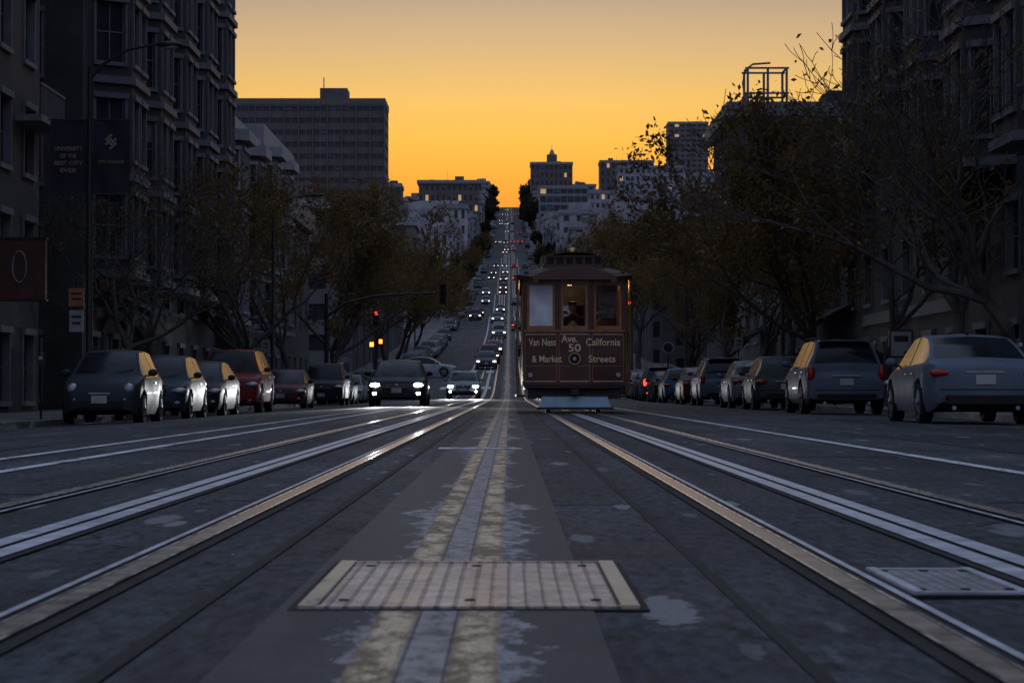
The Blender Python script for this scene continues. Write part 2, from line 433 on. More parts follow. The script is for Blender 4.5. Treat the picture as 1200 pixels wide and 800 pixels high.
    for f in(P['f1'],P['f2']):
        for sx in(-1,1):
            cx=sx*(W/2-.115)
            mb.lathe_x((cx,f,r),[(-.10,r*.5),(-.105,r*.9),(-.08,r),(.08,r),(.105,r*.9),(.10,r*.66)],3)
            mb.lathe_x((cx,f,r),[(sx*.10,r*.68),(sx*.10,r*.61),(sx*.05,r*.58),(sx*.045,.0)],2)
            mb.lathe_x((cx,f,r),[(sx*.102,r*.70),(sx*.108,r*.65),(sx*.098,r*.61)],4)
            mb.lathe_x((cx,f,r),[(sx*.095,r*.14),(sx*.10,.0)],4)
            for q in range(5):
                a=q*2*math.pi/5+.3
                p0=(cx+sx*.085,f+math.cos(a)*r*.08,r+math.sin(a)*r*.08); p1=(cx+sx*.085,f+math.cos(a)*r*.63,r+math.sin(a)*r*.63)
                mb.tube([p0,p1],[.045,.03],4,6)
    hz=hd*.72; lh=5
    if kind=='mini':
        for s in(-1,1):
            mb.ell((s*.56,.10,.70),(.105,.08,.105),lh); mb.ell((s*.56,.125,.70),(.125,.08,.125),8)
            mb.ell((s*.50,.045,.50),(.06,.05,.06),lh)
        mb.box((0,-.012,.40),(.95,.06,.12),2); mb.box((0,.0,.62),(.42,.03,.03),8)
    else:
        for s in(-1,1):
            mb.ell((s*W*.385,.115,hz),(.19,.13,.085),8); mb.ell((s*W*.375,.085,hz),(.17,.125,.068),lh)
            mb.ell((s*W*.36,.05,.40),(.085,.06,.05),lh if lit!='far' else 2)
        mb.box((0,-.002,hz-.02),(W*.46,.05,.15 if kind!='big_suv' else .22),2)
        for q in range(3): mb.box((0,-.03,hz-.07+q*.05),(W*.45,.012,.012),8)
        mb.box((0,-.005,.36),(W*.62,.06,.13),2)
        mb.ell((0,-.03,hz+.0),(.06,.02,.045),8)
    mb.box((0,-.035,.50),(.31,.015,.15),7)
    tz=tk*.80
    for s in(-1,1):
        if kind in('suv','big_suv'):
            mb.ell((s*W*.425,L-.07,tz+.06),(.09,.09,.19),6); 
        else: mb.ell((s*W*.385,L-.07,tz),(.18,.10,.075),6)
        mb.box((s*W*.36,L-.0,.42),(.12,.03,.04),6)
        mb.tube([(s*.5,L-.12,.27),(s*.5,L+.01,.27)],.035,8,8)
        mb.ell((s*(W/2+.07),P['A']+.38,P['belt']+.09),(.10,.06,.075),0); mb.box((s*(W/2-.02),P['A']+.38,P['belt']+.03),(.12,.04,.03),2)
        mb.box((s*(W/2*.992),bp-.12,P['belt']-.12),(.03,.16,.025),8)
        if kind!='mini': mb.box((s*(W/2*.985),P['Cc']-.22,P['belt']-.11),(.03,.16,.025),8)
        mb.tube([(s*.15,P['A']-.02,hd+.045),(s*.55,P['A']+.12,hd+.13)],.008,2,5)
    mb.box((0,L-.015,.40),(W*.70,.06,.14),2)
    mb.box((0,L+.005,tz-.10 if kind=='sedan' else tz-.12),(.31,.02,.15),7)
    mb.box((0,L-.005,tz+.02),(W*.34,.03,.03),8)
    mb.box((0,L+.002,.56),(W*.80,.012,.012),2)
    if kind in('suv','big_suv'):
        for s in(-1,1): mb.tube([(s*W*.33,P['B']+.15,H-.01),(s*W*.33,P['B']+.3,H+.05),(s*W*.33,P['Cc']-.3,H+.04),(s*W*.33,P['Cc']-.1,H-.02)],.016,2,6)
        mb.box((0,P['Cc']+.08,H-.02),(W*.6,.22,.03),0)
    else:
        mb.ell((0,P['Cc']-.15,H+.03),(.02,.08,.05),2)
    h={'':'lamp_off','on':'head_on','far':'head_far','tail':'lamp_off'}[lit]
    tl='tail_on' if lit in('tail','far') else 'tail'
    me=mb.mesh(kind,['paint','glass','black','tyre','rim',h,tl,'plate','chrome'],38)
    CARC[key]=me; return me
def car(name,kind,x,y,color,away=False,lit='',rz=None):
    L=KINDS[kind]['L']; me=car_mesh(kind,lit); sl=math.atan(slope(y+L/2))
    if rz is not None: return inst(name,me,(x,y,gz(x,y)+.0),rz,0,1,color)
    if away:
        return inst(name,me,(x,y+L,gz(x,y+L)),math.pi,-sl,1,color)
    return inst(name,me,(x,y,gz(x,y)),0,sl,1,color)
BLK=(.012,.013,.016); GRY=(.07,.075,.085); SIL=(.24,.25,.27); DBL=(.018,.028,.055); RED=(.18,.012,.014); WHT=(.4,.4,.41); BLU=(.02,.09,.18)
car('parked_car','mini',-8.15,47.5,(.028,.035,.045))
car('parked_car','hatch',-8.25,54.6,(.025,.038,.065))
car('parked_car','sedan',-8.25,61.0,(.02,.02,.024))
car('parked_suv','big_suv',-8.15,68.5,(.20,.014,.016))
car('parked_car','sedan',-8.3,86.5,(.12,.014,.018))
car('parked_suv','big_suv',-8.2,104,BLK)
car('parked_car','hatch',-8.2,112,GRY)
car('parked_car','sedan',-8.2,119,SIL)
car('parked_car','sedan',-8.2,127,BLK)
car('parked_suv','suv',-8.2,134,GRY); car('parked_car','sedan',-8.2,141,DBL)
car('moving_car','sedan',-3.5,74,(.012,.013,.016),lit='on')
car('moving_car','sedan',-2.45,126,SIL,lit='on')
car('moving_car','sedan',-1.9,196,(.08,.08,.09),lit='far')
car('crossing_car','sedan',-4.0,180,(.34,.38,.44),rz=math.pi/2)
car('parked_car','sedan',7.5,37.6,(.10,.125,.165),True)
car('parked_suv','suv',7.6,53.8,(.09,.115,.155),True)
car('parked_car','hatch',7.6,65.5,(.05,.055,.06),True)
car('parked_car','sedan',7.55,71.5,(.18,.18,.19),True)
car('parked_suv','suv',7.6,84,(.09,.115,.155),True)
car('parked_car','sedan',7.55,92,(.10,.012,.014),True)
car('parked_car','hatch',7.5,103,BLU,True)
car('parked_car','sedan',7.5,110,BLK,True)
car('parked_suv','suv',7.5,118,GRY,True,lit='tail')
car('parked_car','sedan',7.5,125,DBL,True); car('parked_car','sedan',7.5,132,SIL,True); car('parked_car','hatch',7.5,139.5,RED,True)
rr=random.Random(3)
cols=[BLK,GRY,SIL,WHT,DBL,RED,(.2,.2,.2),(.1,.1,.11),(.05,.06,.07)]
def inter(y): return (y-162)%140<26 if y>150 else False
y=196
while y<1640:
    for (x,aw) in((-8.1,False),(7.8,True)):
        if rr.random()<.8 and not inter(y): car('parked_car',rr.choice(['sedan','suv','hatch']),x,y+rr.uniform(-.4,.4),rr.choice(cols),aw)
    y+=6.6 if y<700 else 10
y=215
while y<1640:
    for (x,aw,p) in((-1.6,False,.42),(-5,False,.30),(1.5,True,.22),(4.9,True,.22)):
        if rr.random()<p: car('moving_car',rr.choice(['sedan','suv','hatch']),x+rr.uniform(-.3,.3),y+rr.uniform(-5,5),rr.choice(cols),aw,('tail' if rr.random()<.6 else '') if aw else 'far')
    y+=rr.uniform(18,42)

def spot(x,y,z,power):
    l=D.lights.new('headlight_beam','SPOT'); l.energy=power; l.spot_size=math.radians(60); l.spot_blend=.8; l.color=(.95,.97,1); l.shadow_soft_size=.08
    o=D.objects.new('headlight_beam',l); COL.objects.link(o); o.location=(x,y,z); o.rotation_euler=(math.radians(86),0,math.radians(180))
    return o
for cx,yy,p in((-3.5,73.75,1100),(-2.45,125.7,1100)):
    for s in(-1,1): spot(cx+s*.68,yy,.68,p)

# ------------------------------------------------------------------ buildings
M['win']=mat('window_glass',(.03,.034,.044),.10,0,.4,.5,spec=.6)
M['win_lit']=emat('window_lit',(1,.62,.28),.35)
M['blind']=mat('window_blind',(.17,.17,.19),.6)
M['wobj']=mat('painted_wall',(0,0,0),.8,0,.22,.35,bump=.1,objcol=True)
M['trimobj']=mat('pale_trim',(.28,.28,.31),.7)
M['roof']=mat('flat_roof',(.05,.05,.05),.9)
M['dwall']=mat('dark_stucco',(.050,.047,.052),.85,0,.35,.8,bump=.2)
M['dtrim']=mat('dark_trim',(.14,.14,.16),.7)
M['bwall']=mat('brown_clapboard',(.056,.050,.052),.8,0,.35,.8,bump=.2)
M['metal']=mat('dark_metal',(.03,.03,.03),.5,.5)
Z3=np.array((0,0,1.0))
def facade(mb,o,u,n,W,H,nx,ny,ww=.5,wh=.55,dep=.2,mw=0,mg=1,mf=2,detail=False,lit=.02,ml=3,sill=.22,rng=random,mbl=4):
    o=np.array(o,float);u=np.array(u,float);n=np.array(n,float)
    cw=W/nx;ch=H/ny
    def P(a,z,d=0): return o+u*a+Z3*z-n*d
    for j in range(ny):
        for i in range(nx):
            x0=i*cw;x1=x0+cw;z0=j*ch;z1=z0+ch
            xa=x0+cw*(1-ww)/2;xb=x1-cw*(1-ww)/2;za=z0+ch*sill;zb=za+ch*wh
            mb.face([P(x0,z0),P(xa,z0),P(xa,z1),P(x0,z1)],mw); mb.face([P(xb,z0),P(x1,z0),P(x1,z1),P(xb,z1)],mw)
            mb.face([P(xa,z0),P(xb,z0),P(xb,za),P(xa,za)],mw); mb.face([P(xa,zb),P(xb,zb),P(xb,z1),P(xa,z1)],mw)
            mb.face([P(xa,za),P(xa,za,dep),P(xa,zb,dep),P(xa,zb)],mf); mb.face([P(xb,za),P(xb,zb),P(xb,zb,dep),P(xb,za,dep)],mf)
            mb.face([P(xa,za),P(xb,za),P(xb,za,dep),P(xa,za,dep)],mf); mb.face([P(xa,zb),P(xa,zb,dep),P(xb,zb,dep),P(xb,zb)],mf)
            r=rng.random(); g=ml if r<lit else mg
            if r>.8:
                zm=zb-(zb-za)*rng.uniform(.2,.7)
                mb.face([P(xa,za,dep),P(xb,za,dep),P(xb,zm,dep),P(xa,zm,dep)],g); mb.face([P(xa,zm,dep),P(xb,zm,dep),P(xb,zb,dep),P(xa,zb,dep)],mbl)
            else: mb.face([P(xa,za,dep),P(xb,za,dep),P(xb,zb,dep),P(xa,zb,dep)],g)
            if detail:
                t=.045; d=dep-.04; zm=(za+zb)/2; xm=(xa+xb)/2
                for (a,b,c,e) in((xa,xb,zm-t/2,zm+t/2),(xm-t/2,xm+t/2,za,zm-t/2),(xm-t/2,xm+t/2,zm+t/2,zb),(xa,xa+t,za,zm-t/2),(xb-t,xb,za,zm-t/2),(xa,xa+t,zm+t/2,zb),(xb-t,xb,zm+t/2,zb)):
                    mb.face([P(a,c,d),P(b,c,d),P(b,e,d),P(a,e,d)],mf)
                for (a,b,c,e,pr) in((xa-.12,xb+.12,za-.14,za-.002,.10),(xa-.12,xb+.12,zb+.002,zb+.18,.12),(xa-.10,xa-.003,za,zb,.05),(xb+.003,xb+.10,za,zb,.05)):
                    q=[P(a,c,-pr),P(b,c,-pr),P(b,e,-pr),P(a,e,-pr)]; w=[P(a,c),P(b,c),P(b,e),P(a,e)]
                    mb.face(q,mf)
                    for k in range(4): mb.face([w[k],w[(k+1)%4],q[(k+1)%4],q[k]],mf)
BM=['wobj','win','trimobj','win_lit','blind','roof']
def tower(name,x0,x1,y0,y1,zb,zt,nx,nys,ny,color,mats=None,ww=.5,wh=.55,cornice=.4,lit=.015,parapet=.8,detail=False,dep=.2,sill=.22,rng=random):
    mb=MB(); H=zt-zb
    facade(mb,(x0,y0,zb),(1,0,0),(0,-1,0),x1-x0,H,nx,ny,ww,wh,dep,lit=lit,detail=detail,sill=sill,rng=rng)
    facade(mb,(x0,y0,zb),(0,1,0),(-1,0,0),y1-y0,H,nys,ny,ww,wh,dep,lit=lit,detail=detail,sill=sill,rng=rng)
    facade(mb,(x1,y0,zb),(0,1,0),(1,0,0),y1-y0,H,nys,ny,ww,wh,dep,lit=lit,detail=detail,sill=sill,rng=rng)
    facade(mb,(x0,y1,zb),(1,0,0),(0,1,0),x1-x0,H,nx,ny,ww,wh,dep,lit=lit,sill=sill,rng=rng)
    mb.face([(x0,y0,zt),(x1,y0,zt),(x1,y1,zt),(x0,y1,zt)],5)
    c=cornice; p=parapet
    if c:
        mb.bb(x0-c,x1+c,y0-c,y0+.3,zt-.5,zt+p,2); mb.bb(x0-c,x1+c,y1-.3,y1+c,zt-.5,zt+p,2)
        mb.bb(x0-c,x0+.3,y0+.303,y1-.303,zt-.5,zt+p,2); mb.bb(x1-.3,x1+c,y0+.303,y1-.303,zt-.5,zt+p,2)
        mb.bb(x0-c*.5,x1+c*.5,y0-c*.5,y0-.004,zt-.9,zt-.503,2)
        if detail:
            k=y0+.4
            while k<y1-.3:
                for xx,sg in((x0,-1),(x1,1)): mb.box((xx+sg*c*.42,k,zt-.72),(c*.8,.16,.42),2)
                k+=.85
            k=x0+.4
            while k<x1: mb.box((k,y0-c*.72,zt-.7),(.16,c*.4,.38),2); k+=.85
    return mb,(mats or BM)
def put(name,t,color=None):
    o=t[0].obj(name,t[1]); 
    if color: o.color=(*color,1)
    return o
def clutter(mb,x0,x1,y0,y1,z,rng,m=0):
    for k in range(rng.randint(1,3)):
        w=rng.uniform(1.5,4); a=rng.uniform(x0+w,x1-w) if x1-x0>2*w else (x0+x1)/2; b=rng.uniform(y0+2,y1-2)
        mb.box((a,b,z+1),(w,w*.8,rng.uniform(2,3)),m)
    a=rng.uniform(x0+1,x1-1); mb.tube([(a,y0+2,z),(a,y0+2,z+rng.uniform(2.5,4.5))],.06,2,5)

SB=['wobj','win','concrete_band','win_lit','blind','roof']
M['concrete_band']=mat('concrete_band',(.15,.135,.14),.8)
t=tower('s',-77,-34,650,670,20,79,22,8,18,None,SB,ww=.86,wh=.44,cornice=.15,parapet=1.2,lit=0,dep=.4,sill=.3)
for k in range(12): t[0].bb(-77+k*3.909-.14,-77+k*3.909+.14,649.65,649.99,30,78.4,2)
t[0].bb(-52,-44.5,654,664,79.01,83.5,0); t[0].tube([(-51,655,83),(-51,655,86.5)],.15,2,5); t[0].bb(-75,-53,656,662,79.01,80.6,0)
put('slab_hotel_building',t,(.13,.115,.12))
rng=random.Random(11)
LM=[('white_apartment_building',-33,-12.6,700,18,54.5,10,5,6,(.50,.50,.54),dict(ww=.45)),
    ('apartment_building',-38,-12.8,1000,20,88,11,6,8,(.15,.12,.12),dict(cornice=.8)),
    ('apartment_building',-47,-41,900,20,78,3,6,7,(.10,.09,.09),{}),
    ('pale_row_building',-17.5,-12.4,485,14,33,3,3,5,(.45,.46,.5),{}),
    ('pale_row_building',-24,-18,500,14,36,3,3,5,(.38,.38,.42),{}),
    ('glass_office_building',12.5,33,1000,22,86,7,6,9,(.22,.24,.29),dict(ww=.90,wh=.68,cornice=.15,parapet=.5,dep=.5)),
    ('apartment_building',12.5,37,1400,24,134,9,6,9,(.14,.12,.12),{}),
    ('apartment_building',54,86,1420,24,137,10,6,9,(.13,.12,.13),{}),
    ('pale_apartment_building',55,88,1200,24,113,12,6,10,(.32,.33,.40),{}),
    ('tower_building',100,125,1500,24,169,7,7,20,(.17,.16,.17),dict(ww=.7,wh=.5,cornice=.3)),
    ('pale_apartment_building',37,52,1100,20,92,6,6,7,(.34,.35,.42),{}),
    ('pale_apartment_building',92,118,1150,20,99,9,6,7,(.31,.32,.38),{}),
    ('apartment_building',70,100,900,20,82,9,6,7,(.26,.27,.31),{}),
    ('apartment_building',36,50,820,20,67,5,5,7,(.22,.22,.25),{}),
    ('apartment_building',-70,-45,1250,20,101,7,5,6,(.16,.15,.16),{})]
for (nm,x0,x1,yy,dp,top,nx,ns,ny,col,kw) in LM:
    t=tower(nm,x0,x1,yy,yy+dp,prof(yy)-5,top,nx,ns,ny,None,lit=.04,rng=rng,**kw)
    clutter(t[0],x0,x1,yy,yy+dp,top,rng)
    if top==134:
        t[0].bb(22,28,1403,1409,134.01,139.5,0); t[0].box((25,1406,141),(3.6,3.6,3),2,taper=.4); t[0].tube([(25,1406,142),(25,1406,145.5)],.15,2,5)
    put(nm,t,col)
RH=[]
for v in range(10):
    w=rng.choice([8,9.5,11,13]); fl=rng.choice([3,3,4,4,5]); H=fl*3.1+9
    mb,ms=tower('rh',0,rng.choice([14,17]),0,w,-8,H-8,4,3,fl+3,None,ww=.42,wh=.52,cornice=.35,lit=.03,parapet=.5,rng=rng)
    for q in range(2):
        yc=w*(.27+.46*q)
        for (p,qv) in(((-.001,yc-1.3),(-.9,yc-.7)),((-.9,yc-.7),(-.9,yc+.7)),((-.9,yc+.7),(-.001,yc+1.3))):
            u=np.array((qv[0]-p[0],qv[1]-p[1],0)); ln=np.linalg.norm(u); u=u/ln; nn=np.array((-abs(u[1]),u[0]*(1 if u[1]>0 else -1),0))
            facade(mb,(p[0],p[1],-1),u,nn,ln,H-8-1,1,fl,.62,.55,.08,lit=.05,rng=rng)
        mb.face([(0,yc-1.3,H-10),(-.9,yc-.7,H-10),(-.9,yc+.7,H-10),(0,yc+1.3,H-10)],2)
        mb.face([(0,yc-1.3,-1),(-.9,yc-.7,-1),(-.9,yc+.7,-1),(0,yc+1.3,-1)],2)
    clutter(mb,0,14,0,w,H-8,rng)
    RH.append((mb.mesh('row_house',ms),w))
pal=[(.34,.35,.40),(.26,.26,.30),(.20,.19,.2),(.38,.38,.42),(.15,.13,.13),(.28,.25,.24),(.24,.25,.30),(.12,.11,.12)]
def clash(x0,x1,y0,y1):
    for (nm,a,b,yy,dp,*_) in LM:
        if x0<b+1 and x1>a-1 and y0<yy+dp+1 and y1>yy-1: return True
    if x0<-33 and x1>-78 and y0<672 and y1>648: return True
    if x1>0 and x0<38 and y0<209: return True
    return False
for off,ys_,ye in((13.6,190,1680),(42,330,1640),(72,350,1600),(104,380,1600),(140,450,1600),(180,500,1600),(225,600,1600)):
    for sd in(-1,1):
        y=ys_
        while y<ye:
            me,w=rng.choice(RH)
            if inter(y) or inter(y+w): y+=6; continue
            x=sd*off; X0,X1=(x,x+17) if sd>0 else (x-17,x)
            if not clash(X0,X1,y,y+w) and not (sd<0 and off>75):
                z=prof(y+w/2); zs=rng.uniform(.85,1.15)
                if y<300: zs=.8
                inst('row_house',me,(x,y if sd>0 else y+w,z),0 if sd>0 else math.pi,0,(1,1,zs),rng.choice(pal) if y>300 else (.13,.125,.13))
            y+=w+.05+(0 if off<20 else rng.choice([0,4,12]))

DM=['dwall','win','dtrim','win_lit','blind','roof']; BR=['bwall','win','dtrim','win_lit','blind','roof']
def bay(mb,xf,sgn,yc,w,d,z0,z1,ny):
    pts=[(xf,yc-w/2),(xf+sgn*d,yc-w/2+d*.75),(xf+sgn*d,yc+w/2-d*.75),(xf,yc+w/2)]
    for k in range(3):
        p,q=pts[k],pts[k+1]; u=np.array((q[0]-p[0],q[1]-p[1],0)); ln=np.linalg.norm(u); u=u/ln
        nn=np.array((u[1],-u[0],0)); 
        if nn[0]*sgn<-.01: nn=-nn
        if k==0 and nn[1]>0: nn=-nn
        if k==2 and nn[1]<0: nn=-nn
        facade(mb,(p[0],p[1],z0),u,nn,ln,z1-z0,2 if (k==1 and ln>2.4) else 1,ny,.66,.62,.10,detail=True,lit=0)
    for z in(z0,z1):
        mb.face([(a,b,z) for a,b in pts],2)
    h=(z1-z0)/ny
    for j in range(ny+1):
        z=z0+j*h; e=.14 if j<ny else .35; hh=.22 if j<ny else .5
        ring=[(xf,yc-w/2-e),(xf+sgn*(d+e),yc-w/2+d*.75-e*.4),(xf+sgn*(d+e),yc+w/2-d*.75+e*.4),(xf,yc+w/2+e)]
        lo=[(a,b,z-.02) for a,b in ring]; hi=[(a,b,z+hh) for a,b in ring]
        mb.face(lo,2); mb.face(hi,2)
        for k in range(3): mb.face([lo[k],lo[k+1],hi[k+1],hi[k]],2)
XL,XR=-13.6,13.4
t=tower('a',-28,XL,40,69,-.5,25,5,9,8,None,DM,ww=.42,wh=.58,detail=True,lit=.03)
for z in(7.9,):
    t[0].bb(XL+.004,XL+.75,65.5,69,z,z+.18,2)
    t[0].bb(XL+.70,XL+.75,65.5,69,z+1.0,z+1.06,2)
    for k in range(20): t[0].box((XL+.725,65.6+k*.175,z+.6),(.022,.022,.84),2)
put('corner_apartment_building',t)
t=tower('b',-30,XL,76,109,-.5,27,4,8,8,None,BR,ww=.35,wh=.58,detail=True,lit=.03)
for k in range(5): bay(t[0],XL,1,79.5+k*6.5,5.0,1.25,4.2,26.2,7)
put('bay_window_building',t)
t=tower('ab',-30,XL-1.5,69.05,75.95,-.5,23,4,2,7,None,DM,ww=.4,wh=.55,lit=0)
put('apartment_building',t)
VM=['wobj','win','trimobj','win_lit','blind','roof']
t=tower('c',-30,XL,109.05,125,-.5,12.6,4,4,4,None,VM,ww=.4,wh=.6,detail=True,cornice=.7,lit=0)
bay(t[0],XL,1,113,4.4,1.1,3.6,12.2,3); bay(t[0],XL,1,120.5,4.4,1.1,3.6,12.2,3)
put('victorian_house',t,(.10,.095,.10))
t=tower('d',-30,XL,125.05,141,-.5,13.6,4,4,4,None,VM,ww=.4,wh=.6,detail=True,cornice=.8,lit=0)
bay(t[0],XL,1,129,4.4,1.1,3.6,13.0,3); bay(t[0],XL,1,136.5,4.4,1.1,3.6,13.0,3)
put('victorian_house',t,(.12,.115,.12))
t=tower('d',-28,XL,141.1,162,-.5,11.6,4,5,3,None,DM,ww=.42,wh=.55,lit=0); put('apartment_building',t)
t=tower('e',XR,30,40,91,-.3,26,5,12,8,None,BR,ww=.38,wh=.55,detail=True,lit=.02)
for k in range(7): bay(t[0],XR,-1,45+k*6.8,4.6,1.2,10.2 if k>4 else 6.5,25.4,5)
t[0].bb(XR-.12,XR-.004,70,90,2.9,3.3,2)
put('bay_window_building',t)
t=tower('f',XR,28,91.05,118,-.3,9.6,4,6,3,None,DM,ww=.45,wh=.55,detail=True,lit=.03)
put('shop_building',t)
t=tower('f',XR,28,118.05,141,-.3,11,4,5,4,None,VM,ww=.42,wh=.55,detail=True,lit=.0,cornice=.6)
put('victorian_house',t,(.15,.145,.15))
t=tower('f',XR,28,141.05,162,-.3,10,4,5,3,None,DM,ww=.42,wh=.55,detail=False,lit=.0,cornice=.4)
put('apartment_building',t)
GX,GY,GT=17.8,188,22.6
t=tower('g',GX,40,GY,GY+20,-.3,GT,7,6,7,None,DM,ww=.42,wh=.55,detail=True,lit=.0,cornice=.7,parapet=.6)
mb=t[0]
for a in(GX+1.2,GX+2.8,GX+4.3):
    for b in(GY+2,GY+5): mb.tube([(a,b,GT-.1),(a,b,GT+3.6)],.11,2,6)
for z in(GT+1.6,GT+3.6):
    for b in(GY+2,GY+5): mb.tube([(GX+1,b,z),(GX+4.5,b,z)],.09,2,6)
    for a in(GX+1.2,GX+4.3): mb.tube([(a,GY+2,z),(a,GY+5,z)],.09,2,6)
mb.tube([(GX+1.2,GY+2,GT),(GX+.8,GY+2,GT+2.4),(GX+.95,GY+2,GT+3.4),(GX+1.6,GY+2,GT+3.9),(GX+3,GY+2,GT+4.0)],.09,2,6)
mb.bb(GX+8,GX+13,GY+5,GY+11,GT+.01,GT+2.2,0); mb.bb(GX+15,GX+22,GY+.5,GY+18,GT+.01,GT+3.4,0)
put('corner_hotel_building',t)

# ------------------------------------------------------------------ trees
M['bark']=mat('bark',(.065,.055,.048),.9,0,.45,3,bump=.5)
def leafmat(name,a,b,c):
    m=D.materials.new(name); g=G(m); p=g.pos()
    n=g.noise(p,.9,3); n2=g.noise(p,9,2)
    col=g.mix(g.step(n,.35,.65,0,1),a,b); col=g.mix(g.step(n2,.45,.65,0,1),col,c)
    g.link(col,g.b.inputs['Base Color']); g.b.inputs['Roughness'].default_value=.65
    tr=g.new('ShaderNodeBsdfTranslucent'); g.link(col,tr.inputs[0])
    mx=g.new('ShaderNodeMixShader'); mx.inputs[0].default_value=.45
    g.link(g.b.outputs[0],mx.inputs[1]); g.link(tr.outputs[0],mx.inputs[2]); g.link(mx.outputs[0],g.out.inputs[0]); return m
M['leafA']=leafmat('autumn_leaves',(.16,.095,.026),(.075,.075,.026),(.24,.11,.028))
M['leafB']=leafmat('dark_leaves',(.02,.03,.012),(.03,.035,.015),(.045,.04,.018))
def tree_mesh(name,seed,H,trunk,spread,nleaf,lsz,leaf='leafA',depth=5,wood=1.0,twig=.010):
    r=random.Random(seed); mb=MB(); tips=[]
    def br(p,d,L,rad,dep):
        n=3 if dep>1 else 4; pts=[p]; rads=[max(rad,twig)]; q=Vector(p)
        dd=d.copy()
        for k in range(n):
            dd=(dd+Vector((r.gauss(0,.18),r.gauss(0,.18),r.gauss(0,.10)+.06))).normalized()
            q=q+dd*L/n; pts.append(q.copy()); rads.append(max(twig*.7,rad*(1-.38*(k+1)/n)))
            if dep>=depth-2: tips.append((q.copy(),.20))
        mb.tube(pts,rads,0,7 if dep<2 else (5 if dep<4 else 3),False)
        if dep>=depth: return
        nc=r.choice([2,3,3]) if dep>0 else r.choice([4,5])
        a0=r.uniform(0,6.28)
        for k in range(nc):
            az=a0+k*6.283/nc+r.uniform(-.4,.4); tl=r.uniform(.35,.85)*spread if dep==0 else r.uniform(.3,.75)
            ax=Vector((math.cos(az),math.sin(az),0)); side=(ax-dd*ax.dot(dd)).normalized()
            nd=(dd*math.cos(tl)+side*math.sin(tl)).normalized(); 
            br(q,nd,L*r.uniform(.62,.85) if dep>0 else H*.26*r.uniform(.8,1.1),rads[-1]*r.uniform(.62,.8),dep+1)
        if dep>0 and r.random()<.6:
            k=r.randint(1,n-1); az=r.uniform(0,6.28)
            nd=(dd*.4+Vector((math.cos(az),math.sin(az),.3))).normalized()
            br(pts[k],nd,L*.5,rads[k]*.45,min(depth,dep+2))
    br(Vector((0,0,-.3)),Vector((0,0,1)),trunk,.21*H/10*wood,0)
    zmax=max(v[2] for v in mb.v); f=(H-trunk)/(zmax-trunk)
    V=np.array(mb.v); V[:,2]=np.where(V[:,2]>trunk,trunk+(V[:,2]-trunk)*f,V[:,2]); mb.v=[tuple(v) for v in V]
    wts=[r.choice([.15,.5,1,2,3]) for _ in tips]
    pick=r.choices(tips,weights=wts,k=nleaf)
    for (t,sg) in pick:
        z=t.z if t.z<trunk else trunk+(t.z-trunk)*f
        c=Vector((t.x+r.gauss(0,sg),t.y+r.gauss(0,sg),z+r.gauss(0,sg)-.08))
        u=Vector((r.gauss(0,1),r.gauss(0,1),r.gauss(0,1))).normalized(); w=u.cross(Vector((r.gauss(0,1),r.gauss(0,1),r.gauss(0,1)))).normalized()
        a=lsz*r.uniform(.6,1.3); nn=u.cross(w)
        mb.face([c-u*a,c-w*a*.5+nn*a*.15,c+u*a,c+w*a*.5+nn*a*.15],1)
    return mb.mesh(name,['bark',leaf])
TF=[tree_mesh('plane_tree',s,10,2.6,1.0,9500,.105,twig=.012) for s in(1,2,5,9)]
TH=[tree_mesh('plane_tree_thin',s,10,2.6,1.0,5200,.10,twig=.014) for s in(12,14,17)]
TS=[tree_mesh('plane_tree_sparse',s,10,3.0,.9,650,.085,'leafA',6,1.1,.013) for s in(3,8)]
TD=[tree_mesh('dense_tree',s,10,2.0,.8,6500,.26,'leafB',4) for s in(4,6)]
def tree(me,x,y,h,w=None,rz=0):
    w=w or h; inst('street_tree',me,(x,y,gz(x,y)+.12),rz,0,(w/10,w/10,h/10))
tree(TS[0],-10.6,66,7.4,8.5,1); tree(TS[1],-10.7,78,8.6,8.8,2.2); tree(TH[2],-10.6,92,9.8,9,4)
tree(TH[0],-10.7,105,10.8,9.5,.5); tree(TF[3],-10.7,119,11.8,11,2); tree(TF[2],-10.6,134,12.4,11,3.5); tree(TH[2],-10.8,149,12,11,1.2)
tree(TF[0],-10.8,194,11.5,12,1.2); tree(TF[1],-10.8,210,11,11,4.4); tree(TF[2],-10.8,228,10.5,11,2); tree(TF[3],-10.8,248,10,10,5); tree(TF[1],-10.8,272,10,10,0)
tree(TS[1],10.7,57,9.4,9.5,.3); tree(TS[0],10.6,48,9.2,9,2.5)
tree(TH[1],10.7,67,9.4,9,1.1); tree(TF[2],10.6,77,9.8,9.5,.2); tree(TF[0],10.6,89,10.6,10,2.9); tree(TF[3],10.6,103,10.8,9.5,5)
tree(TF[2],10.6,120,10,9,4); tree(TH[0],10.6,136,9.5,9,2); tree(TF[1],10.6,152,10.5,10,.2)
tree(TF[0],10.6,196,13.5,13,.9); tree(TF[3],10.6,212,13,12,3); tree(TF[2],10.4,230,12,11,1); tree(TF[0],10.4,255,10,10,3)
r=random.Random(5)
for y in list(range(295,1650,26)):
    for sd in(-1,1):
        if r.random()<.62 and not inter(y): 
            big=y>1150
            me=r.choice(TD if (big or r.random()<.4) else TF); h=r.uniform(8,11) if not big else r.uniform(12,18)
            tree(me,sd*(11 if not big else 11.8),y,h,h*.8,r.uniform(0,6))
for (x,y,h) in((-50,1010,24),(-44,1060,20),(15,1690,20),(20,1700,16),(-16,1690,18),(12.2,1560,20),(12.2,1480,18)): tree(TD[0],x,y,h,h*.8,x)

